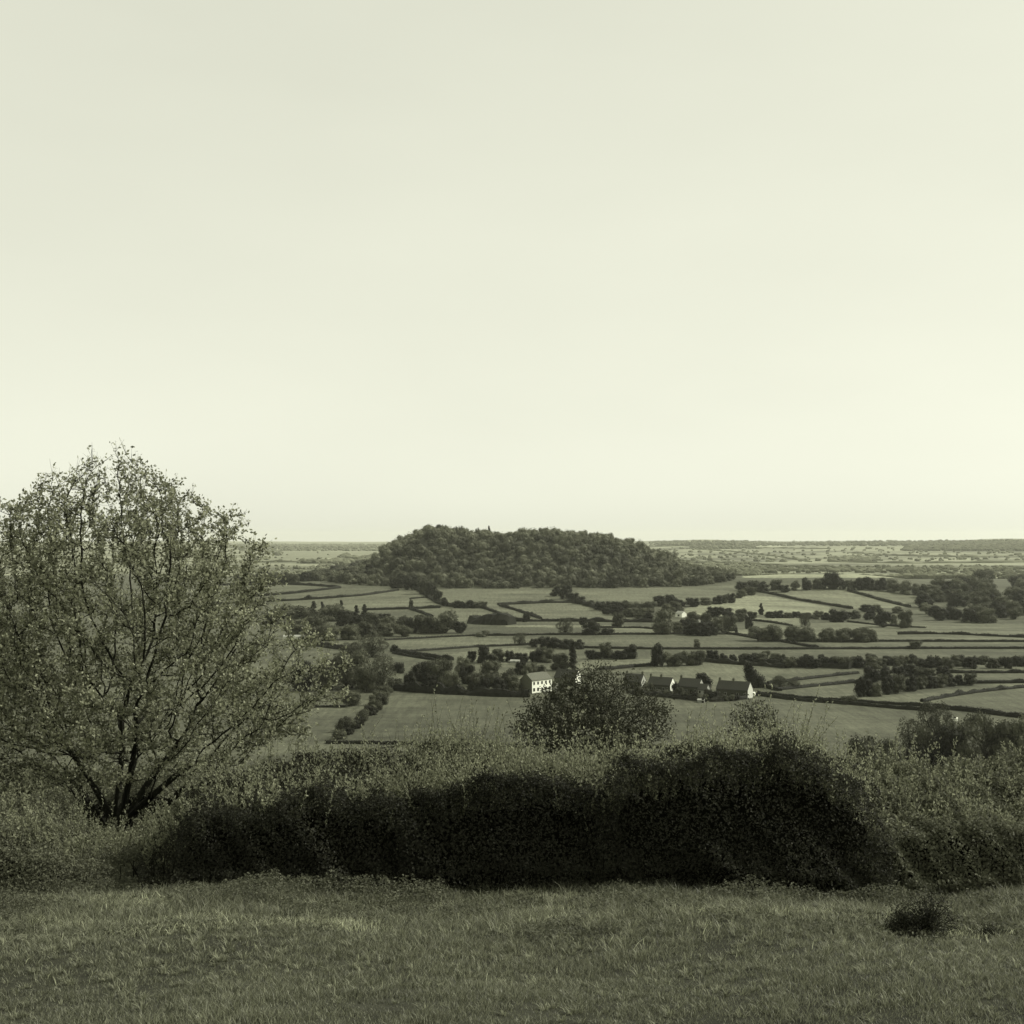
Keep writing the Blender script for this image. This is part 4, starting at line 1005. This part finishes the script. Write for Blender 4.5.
# wispy little tree rising over the hedge at the right
SD = 38.
prof3 = [(703, 8), (712, 20), (722, 26), (735, 28), (748, 24), (760, 12)]
A = crown_pts(900, 755, SD, prof3, prof3, seed=9, jit=.1, cut=.25)
X2 = (757-512)/F*SD
zb = float(H(X2, SD)); seeds = [((X2, SD, zb-.2), -1)]
for k in range(1, 9): seeds.append(((X2+.02*k, SD, zb-.2+k*(ray(755, 755)[1]*SD-zb)/8), k-1))
near_tree('sapling', 'wispy sapling rising just over the hedge right of centre', (X2, SD, zb), seeds, A, 0.14, 1.8, .2, .004, .07, 3, .04, M_LEAF_SMALL, .05, up=.2, twigs=3, twiglen=.28, rmax=.03)
print('near trees', time.time()-T0)

# ------------------------------------------------------------------ overgrown hedge across the foreground
def lumps(x, y, sc, seed):
    r0 = np.random.default_rng(seed); v = 0
    for k in range(7):
        a = r0.uniform(0, 6.28); f = r0.uniform(.6, 2.6)*sc; v = v+np.sin((x*math.cos(a)+y*math.sin(a))*f+r0.uniform(0, 6.28))/7
    return v
def u2x(px, y): return (px-512)/F*y
def thicket(name, label, x0, x1, y0, y1, toprow, n_leaf, mat, seed, leaf=.034, shoots=300, shootlen=(.25, .6), lump=.12, frontfall=.5, group=None, stemvis=True, yref=18., lowscrub=False):
    """x0,x1 in picture columns at y; toprow(px)-> picture row of the silhouette"""
    rg = np.random.default_rng(seed)
    def top(x, y):
        px = 512+F*x/y+26*(vnoise(x, y, 1.6, seed, 2)-.5)*2
        ztop = ray(px, toprow(px))[1]*y                # height of the skyline at this depth
        g = H(x, y); hh = ztop-g
        e0 = sst((px-x0)/38.)*sst((x1-px)/38.)        # ends round off
        ffr = np.clip(frontfall+.46*lumps(x*.9+3, x*0, 1.0, seed+17)+.22*lumps(x*2.6, x*0, 1.0, seed+19), .12, 1.02)
        f = ffr+(1-ffr)*sst((y-y0-.2)/((y1-y0)*(.85 if not lowscrub else 1.0)))   # lower at the front, rising behind
        fr = sst((y-y0+.12*lumps(x*3, y*0, 1, seed+5))/0.35)
        bk = sst((y1-y)/0.8)
        return np.maximum(0.02, hh*f*(0.35+0.65*e0)*(0.2+0.8*fr)*(0.4+0.6*bk)*(1+lump*lumps(x, y, 2.2, seed)*1.2+.22*(vnoise(x, y, 2.6, seed, 3)-.5)))
    P = []; Nn = []
    need = n_leaf; cnt = 0
    while cnt < need:
        m = 60000
        y = y0+(y1-y0)*rg.random(m)**1.15; px = rg.uniform(x0, x1, m); x = u2x(px, y)
        h = top(x, y); g = H(x, y); e = 0.15
        hx = (top(x+e, y)-top(x-e, y))/(2*e); hy = (top(x, y+e)-top(x, y-e))/(2*e)
        deep = rg.random(m)**2.2
        ztr = h*(1-deep*0.95)
        surf = rg.random(m) < .62
        z = np.where(surf, h+rg.normal(0, .035, m), ztr)
        # extra front-face leaves
        ff = rg.random(m) < .045
        y = np.where(ff, y0+rg.random(m)*.35, y); x = np.where(ff, u2x(px, y), x); h2 = top(x, y); g = H(x, y)
        z = np.where(ff, h2*rg.random(m), z)
        ok = (h > .12) & (z > 0)
        nv = unit(np.stack([-hx, -hy, np.ones(m)], 1)); nv[ff] = np.array([0, -1, .4])
        P.append(np.stack([x, y, g+z], 1)[ok]); Nn.append(nv[ok]); cnt += ok.sum()
    P = np.concatenate(P)[:need]; Nn = np.concatenate(Nn)[:need]
    clump = lumps(P[:, 0]*4+P[:, 2]*3, P[:, 1]*4-P[:, 2]*2, 1.6, seed+9)
    P = P+Nn*(clump*0.30)[:, None]*np.array([1, 1, .45])
    xc = u2x((x0+x1)/2, (y0+y1)/2); base = np.array([xc, (y0+y1)/2, float(H(xc, (y0+y1)/2))])
    root = link(name, None, None, base); tag(root, label, 'hedge' if 'hedge' in label else 'shrub', group)
    V, Fc = leaves(P, Nn, leaf, rg, .55, .75, .8); g = Geo(); g.add(V, Fc)
    # shoots
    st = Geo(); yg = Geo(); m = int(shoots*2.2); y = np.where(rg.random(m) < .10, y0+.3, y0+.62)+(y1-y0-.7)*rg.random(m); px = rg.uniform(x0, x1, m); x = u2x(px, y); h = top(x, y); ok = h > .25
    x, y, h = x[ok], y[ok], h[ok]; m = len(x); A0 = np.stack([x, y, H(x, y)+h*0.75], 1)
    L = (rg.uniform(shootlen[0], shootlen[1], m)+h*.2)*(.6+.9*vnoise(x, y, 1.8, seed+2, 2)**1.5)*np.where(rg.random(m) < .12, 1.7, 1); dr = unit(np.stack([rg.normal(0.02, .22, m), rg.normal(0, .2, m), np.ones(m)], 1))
    prev = A0; 
    for s_ in range(3):
        dr2 = unit(dr+rg.normal(0, .09, (m, 3))+np.array([0, 0, -.08*s_])); nx = prev+dr2*(L/3)[:, None]
        V, Fc = tubes(prev, nx, .0035-.0008*s_, .0027-.0008*s_, 3); st.add(V, Fc)
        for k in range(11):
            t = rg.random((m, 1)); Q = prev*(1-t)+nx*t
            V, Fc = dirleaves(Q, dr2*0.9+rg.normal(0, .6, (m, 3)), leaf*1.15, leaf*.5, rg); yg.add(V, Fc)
        prev = nx
    link('leaves', g.mesh('leaves', mat), root).location = -base
    link('sunlit_top_leaves', yg.mesh('sunlit_top_leaves', M_LEAF_SUNLIT), root).location = -base  # shoot leaves coloured pale in place of sunlight on the tops
    link('shoots', st.mesh('shoots', M_BARK), root).location = -base
    # dark inner sheet: the shade inside the thicket put into its colour
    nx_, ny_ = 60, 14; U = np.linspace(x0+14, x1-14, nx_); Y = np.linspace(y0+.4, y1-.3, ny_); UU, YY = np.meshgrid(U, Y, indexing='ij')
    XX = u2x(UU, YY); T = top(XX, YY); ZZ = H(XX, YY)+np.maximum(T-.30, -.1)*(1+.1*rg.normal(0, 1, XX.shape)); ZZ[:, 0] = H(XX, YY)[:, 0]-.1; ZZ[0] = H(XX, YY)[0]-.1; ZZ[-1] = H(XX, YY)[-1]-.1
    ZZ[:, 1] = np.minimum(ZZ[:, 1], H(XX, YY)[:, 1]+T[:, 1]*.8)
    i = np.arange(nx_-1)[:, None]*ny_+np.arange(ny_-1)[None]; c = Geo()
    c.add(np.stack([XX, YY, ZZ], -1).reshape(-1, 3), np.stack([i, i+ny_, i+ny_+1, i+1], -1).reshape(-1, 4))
    # visible stems at the foot
    m = int((x1-x0)*.5) if not lowscrub else 4; px = rg.uniform(x0+10, x1-10, m); y = rg.uniform(y0+.15, y0+.6, m); x = u2x(px, y)
    B0 = np.stack([x, y, H(x, y)-.05], 1); B1 = B0+np.stack([rg.normal(0, .15, m), rg.normal(0, .1, m), rg.uniform(.2, .5, m)], 1)
    V, Fc = tubes(B0, B1, .008, .005, 4); c.add(V, Fc)
    link('stems', c.mesh('stems', M_SHADE_STEMS), root).location = -base  # foot stems together with the painted shade sheet
    return root
ip = np.interp
thicket('bramble_thicket', 'low pale bramble scrub around the foot of the large left tree', -70, 235, 15.8, 23.5, lambda p: ip(p, [-70, 35, 95, 135, 190, 240], [768, 778, 836, 838, 800, 780]), 95000, M_LEAF_PALE, 31, .04, 500, (.15, .4), .16, .22, lowscrub=True)
thicket('bramble_thicket', 'rough scrub rising behind the stems of the large left tree', -90, 275, 26.5, 31, lambda p: ip(p, [-70, 60, 150, 230, 275], [762, 772, 776, 770, 764]), 42000, M_LEAF_PALE, 36, .055, 300, (.2, .4), .16, .5, lowscrub=True)
thicket('overgrown_hedge', 'dark rounded left section of the overgrown foreground hedge', 140, 430, 15.3, 19.6, lambda p: ip(p, [140, 165, 200, 240, 290, 350, 400, 430], [862, 835, 795, 775, 764, 760, 757, 754]), 95000, M_LEAF_HEDGE, 32, .036, 900, (.10, .30), .10, .84)
thicket('overgrown_hedge', 'middle section of the overgrown hedge with upright leafy shoots', 372, 640, 15.4, 20.4, lambda p: ip(p, [370, 430, 470, 520, 560, 600, 640], [762, 752, 754, 765, 772, 768, 762]), 95000, M_LEAF_HEDGE, 33, .036, 1500, (.12, .42), .14, .74)
thicket('overgrown_hedge', 'tall dark section of the foreground hedge under the wispy sapling', 590, 890, 15.3, 20.2, lambda p: ip(p, [590, 640, 680, 720, 750, 790, 830, 890], [768, 762, 758, 754, 750, 752, 760, 762]), 100000, M_LEAF_HEDGE, 34, .036, 1300, (.10, .34), .10, .82)
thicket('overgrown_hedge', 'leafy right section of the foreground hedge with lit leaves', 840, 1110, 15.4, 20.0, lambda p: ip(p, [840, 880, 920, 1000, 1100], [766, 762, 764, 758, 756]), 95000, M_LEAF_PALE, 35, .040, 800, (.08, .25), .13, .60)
print('hedge', time.time()-T0)

def shrub(name, label, px, d, h, w, n, mat, seed, leaf=.03, stems=40):
    rg = np.random.default_rng(seed); x = u2x(px, d); base = np.array([x, d, float(H(x, d))])
    root = link(name, None, None, base); tag(root, label, 'shrub')
    an = rg.uniform(0, 6.28, stems); sp = rg.uniform(.1, 1, stems); tip = np.stack([np.cos(an)*w/2*sp, np.sin(an)*w/2*sp, h*rg.uniform(.35, 1.25, stems)*(1-.45*sp)], 1)
    g = Geo(); mid = tip*np.array([.35, .35, .55]); z = np.zeros_like(tip); z[:, 2] = -.03
    V, Fc = tubes(z, mid, .004, .003, 4); g.add(V, Fc); V, Fc = tubes(mid, tip, .003, .0015, 4); g.add(V, Fc)
    link('stems', g.mesh('stems', M_BARK), root)
    k = rg.integers(0, stems, n); t = rg.random((n, 1))**.6; Pp = mid[k]*(1-t)+tip[k]*t+rg.normal(0, .03, (n, 3)); Pp[:, 2] = np.abs(Pp[:, 2])
    g = Geo(); V, Fc = leaves(Pp, unit(Pp), leaf, rg, .55, .9, .7); g.add(V, Fc); link('leaves', g.mesh('leaves', mat), root)
shrub('small_shrub', 'small dark shrub alone in the grass at the right', 926, 12.0, .40, .66, 2300, M_LEAF_HEDGE, 51, .022, 60)
shrub('small_shrub', 'low dark tuft touching the small shrub on its left', 903, 12.0, .2, .42, 2200, M_LEAF_HEDGE, 52, .022, 40)
shrub('pale_shrub', 'pale leafy shoot at the foot of the hedge on the right', 886, 15.6, .42, .30, 1500, M_LEAF_PALE, 53, .028, 26)
shrub('low_weed', 'small low weed in the turf near the right corner', 985, 12.2, .09, .3, 500, M_LEAF_HEDGE, 54, .022, 24)
# arching bramble stem in front of the dark hedge
def arching(label, px, d, seed, span=.45, hh=.55):
    rg = np.random.default_rng(seed); x = u2x(px, d); b = np.array([x, d, float(H(x, d))]); root = link('bramble', None, None, b); tag(root, label, 'shrub')
    t = np.linspace(0, 1, 12)[:, None]; P = np.concatenate([-span*t**2.2, 0*t, hh*np.sin(t*1.9)], 1)
    g = Geo(); V, Fc = tubes(P[:-1], P[1:], .005, .004, 5); g.add(V, Fc); link('stem', g.mesh('stem', M_BARK), root)
    Q = np.repeat(P[2:], 9, 0)+rg.normal(0, .018, (90, 3)); g = Geo(); V, Fc = dirleaves(Q, rg.normal(0, 1, (90, 3)), .045, .025, rg); g.add(V, Fc); link('leaves', g.mesh('leaves', M_LEAF_PALE), root)
arching('arching leafy bramble stem before the dark hedge', 738, 15.5, 61)
arching('short leafy stem sprouting before the dark hedge left of centre', 290, 15.6, 62, .3, .3)

# ------------------------------------------------------------------ grass
def blades(n, y0, y1, hmin, hmax, wd, seed, mat, label, name, dens=None, hfun=None):
    rg = np.random.default_rng(seed); y = y0+(y1-y0)*rg.random(n); px = rg.uniform(-60, 1090, n); x = u2x(px, y)
    if dens is not None:
        k = rg.random(n) < dens(x, y); x, y = x[k], y[k]
    n = len(x); h = rg.uniform(hmin, hmax, n)
    if hfun is not None: h = h*hfun(x, y)
    z = H(x, y); P = np.stack([x, y, z-.01], 1); an = rg.uniform(0, 6.28, n); b = np.stack([np.cos(an), np.sin(an), 0*an], 1)*(wd*(.6+.8*rg.random(n)))[:, None]/2
    le = np.stack([rg.normal(.05, .35, n), rg.normal(0, .35, n), np.ones(n)], 1); m = P+le*(h*.55)[:, None]; t = m+(le*np.array([1.9, 1.9, .8]))*(h*.45)[:, None]
    V = np.stack([P-b, P+b, m+b*.7, m-b*.7, t], 1).reshape(-1, 3); i = np.arange(n)*5
    Q = np.stack([i, i+1, i+2, i+3], 1); T3 = np.stack([i+3, i+2, i+4], 1)
    tag(link(name, mesh_np(name, V, [T3, Q], mat)), label, 'grass', kind='stuff')
tl = lambda x, y: np.clip((vnoise(x, y, 1.1, 7, 4)-.30)*2.6, 0, 1)
t2 = lambda x, y: np.clip((vnoise(x, y, 4.5, 9, 2)-.25)*2.0, 0, 1)
blades(430000, 7.2, 16.4, .025, .05, .005, 70, M_GRASS, 'short rough meadow grass across the foreground', 'grass', lambda x, y: .35+.65*t2(x, y), lambda x, y: .5+.7*tl(x, y)+.7*t2(x, y))
blades(150000, 11.8, 16.6, .05, .15, .006, 72, M_GRASS, 'longer tangled grass in front of the hedge', 'long_grass', lambda x, y: sst((y-11.6)/2.6)*(.15+.85*tl(y, x)), lambda x, y: .5+.9*t2(x*.6, y*.6))
blades(90000, 9.5, 16.2, .04, .11, .005, 73, M_STRAW, 'bleached dry grass tufts scattered in the meadow', 'dry_grass',
       lambda x, y: sst((vnoise(x*.7, y*1.6, 1.7, 21, 3)-.545)*9)*.9*sst((y-11)/2)+.006, None)
def tussocks(n, seed):
    rg = np.random.default_rng(seed); cy = 8.+8.2*rg.random(n)**.7; cpx = rg.uniform(-60, 1090, n); cx = u2x(cpx, cy); m = rg.integers(14, 46, n)
    k = np.repeat(np.arange(n), m); N_ = len(k); sz = rg.uniform(.04, .12, n)[k]*(.6+.6*sst((cy[k]-9)/5)); an = rg.uniform(0, 6.28, N_); rr = rg.random(N_)*sz*.5
    x = cx[k]+np.cos(an)*rr; y = cy[k]+np.sin(an)*rr; P = np.stack([x, y, H(x, y)-.01], 1); le = np.stack([np.cos(an)*.55, np.sin(an)*.55, 1+0*an], 1)+rg.normal(0, .2, (N_, 3))
    h = (sz*rg.uniform(.6, 1.1, N_))[:, None]; b = np.stack([-np.sin(an), np.cos(an), 0*an], 1)*.0032; md = P+le*h*.6; t = md+(le*np.array([1.8, 1.8, .5]))*h*.5
    V = np.stack([P-b, P+b, md+b*.8, md-b*.8, t], 1).reshape(-1, 3); i = np.arange(N_)*5
    tag(link('grass_tussocks', mesh_np('grass_tussocks', V, [np.stack([i+3, i+2, i+4], 1), np.stack([i, i+1, i+2, i+3], 1)], M_TUFT)), 'coarse pale tussocks of grass dotted over the meadow', 'grass', kind='stuff')
tussocks(2600, 78)
# weeds: broad leaves low at the hedge foot
def weeds(n, seed):
    rg = np.random.default_rng(seed); y = 11.4+4.8*rg.random(n)**.55; px = rg.uniform(-60, 1090, n); x = u2x(px, y)
    p = vnoise(x, y, 1.3, 75, 3); k = rg.random(n) < np.clip((p-.40)*5, 0.02, 1); x, y, p = x[k], y[k], p[k]; n = len(x)
    hh = (.05+.34*np.clip(p-.42, 0, .5))*(.5+1.0*sst((y-12.5)/2.5))*(.6+.8*vnoise(x, y, 6, 77, 2))
    z = H(x, y)+hh*rg.random(n)**.7; P = np.stack([x, y, z], 1); V, Fc = leaves(P, np.repeat([[0., 0, 1]], n, 0), .032, rg, .6, .7, .8); g = Geo(); g.add(V, Fc)
    tag(link('weeds', g.mesh('weeds', M_LEAF_PALE)), 'nettles and low weeds along the foot of the hedge', 'weeds', kind='stuff')
weeds(150000, 76)
print('grass', time.time()-T0)

# ------------------------------------------------------------------ light, air, sky, camera
EL = R(39); AZ = math.atan2(0.96, 0.24)       # azimuth clockwise from +Y
sd = np.array([math.sin(AZ)*math.cos(EL), math.cos(AZ)*math.cos(EL), math.sin(EL)])
from mathutils import Vector
sun = bpy.data.lights.new('sun', 'SUN'); sun.energy = 5.0; sun.angle = R(.55); sun.color = (1, .98, .90)
so = link('sun', sun); so.rotation_euler = Vector(sd).to_track_quat('Z', 'Y').to_euler(); so.location = (200, 100, 300)
W = bpy.data.worlds.new('World'); SC.world = W; W.use_nodes = True; nt = W.node_tree; nt.nodes.clear()
sky = nt.nodes.new('ShaderNodeTexSky'); sky.sky_type = 'NISHITA'; sky.sun_disc = False; sky.sun_elevation = EL; sky.sun_rotation = AZ
sky.air_density = 1.0; sky.dust_density = 1.0; sky.ozone_density = 1.0
bw = N(nt, 'RGBToBW'); nt.links.new(sky.outputs[0], bw.inputs[0])
pw = mth(nt, 'POWER', bw.outputs[0], 0.24)
SKYG = 6.1
vm = N(nt, 'VectorMath', operation='SCALE'); vm.inputs[0].default_value = (SKYG*.985, SKYG, SKYG*.83); nt.links.new(pw, vm.inputs['Scale'])
tcw = N(nt, 'TexCoord'); nw = N(nt, 'TexNoise'); nw.inputs['Scale'].default_value = 2.5; nw.inputs['Detail'].default_value = 7
mpw = N(nt, 'Mapping'); mpw.inputs['Scale'].default_value = (1, 1, 3); nt.links.new(tcw.outputs['Generated'], mpw.inputs['Vector']); nt.links.new(mpw.outputs[0], nw.inputs['Vector'])
nt.links.new(mth(nt, 'MULTIPLY', pw, mth(nt, 'MULTIPLY_ADD', nw.outputs['Fac'], .14, .93)), vm.inputs['Scale'])
bg = N(nt, 'Background'); bg.inputs['Strength'].default_value = 0.1; nt.links.new(vm.outputs[0], bg.inputs['Color'])
wo = N(nt, 'OutputWorld'); nt.links.new(bg.outputs[0], wo.inputs['Surface'])

# even haze in one closed box
g = Geo(); box(g, -42000, 42000, -200, 16200, -73, 45)
m, nt, out = newmat('haze'); pv = N(nt, 'VolumePrincipled'); pv.inputs['Density'].default_value = 3.3e-5; pv.inputs['Color'].default_value = (.985, 1, .88, 1); pv.inputs['Anisotropy'].default_value = 0.3
nt.links.new(pv.outputs[0], out.inputs['Volume'])
tag(link('haze', g.mesh('haze', m)), 'thin pale haze lying over the distant plain', 'haze', kind='stuff')

cam = bpy.data.cameras.new('camera'); cam.sensor_width = 36; cam.lens = 36*F/1024; cam.clip_start = .1; cam.clip_end = 60000
co = link('camera', cam); co.location = (0, 0, 0); co.rotation_euler = (math.pi/2+PITCH, 0, 0); SC.camera = co
vs = SC.view_settings; vs.view_transform = 'Standard'; vs.look = 'None'; vs.exposure = 0; vs.gamma = 1; vs.use_curve_mapping = False
SC.cycles.max_bounces = 6; SC.cycles.diffuse_bounces = 3; SC.cycles.glossy_bounces = 2; SC.cycles.transmission_bounces = 2; SC.cycles.volume_bounces = 1
print('done', time.time()-T0)
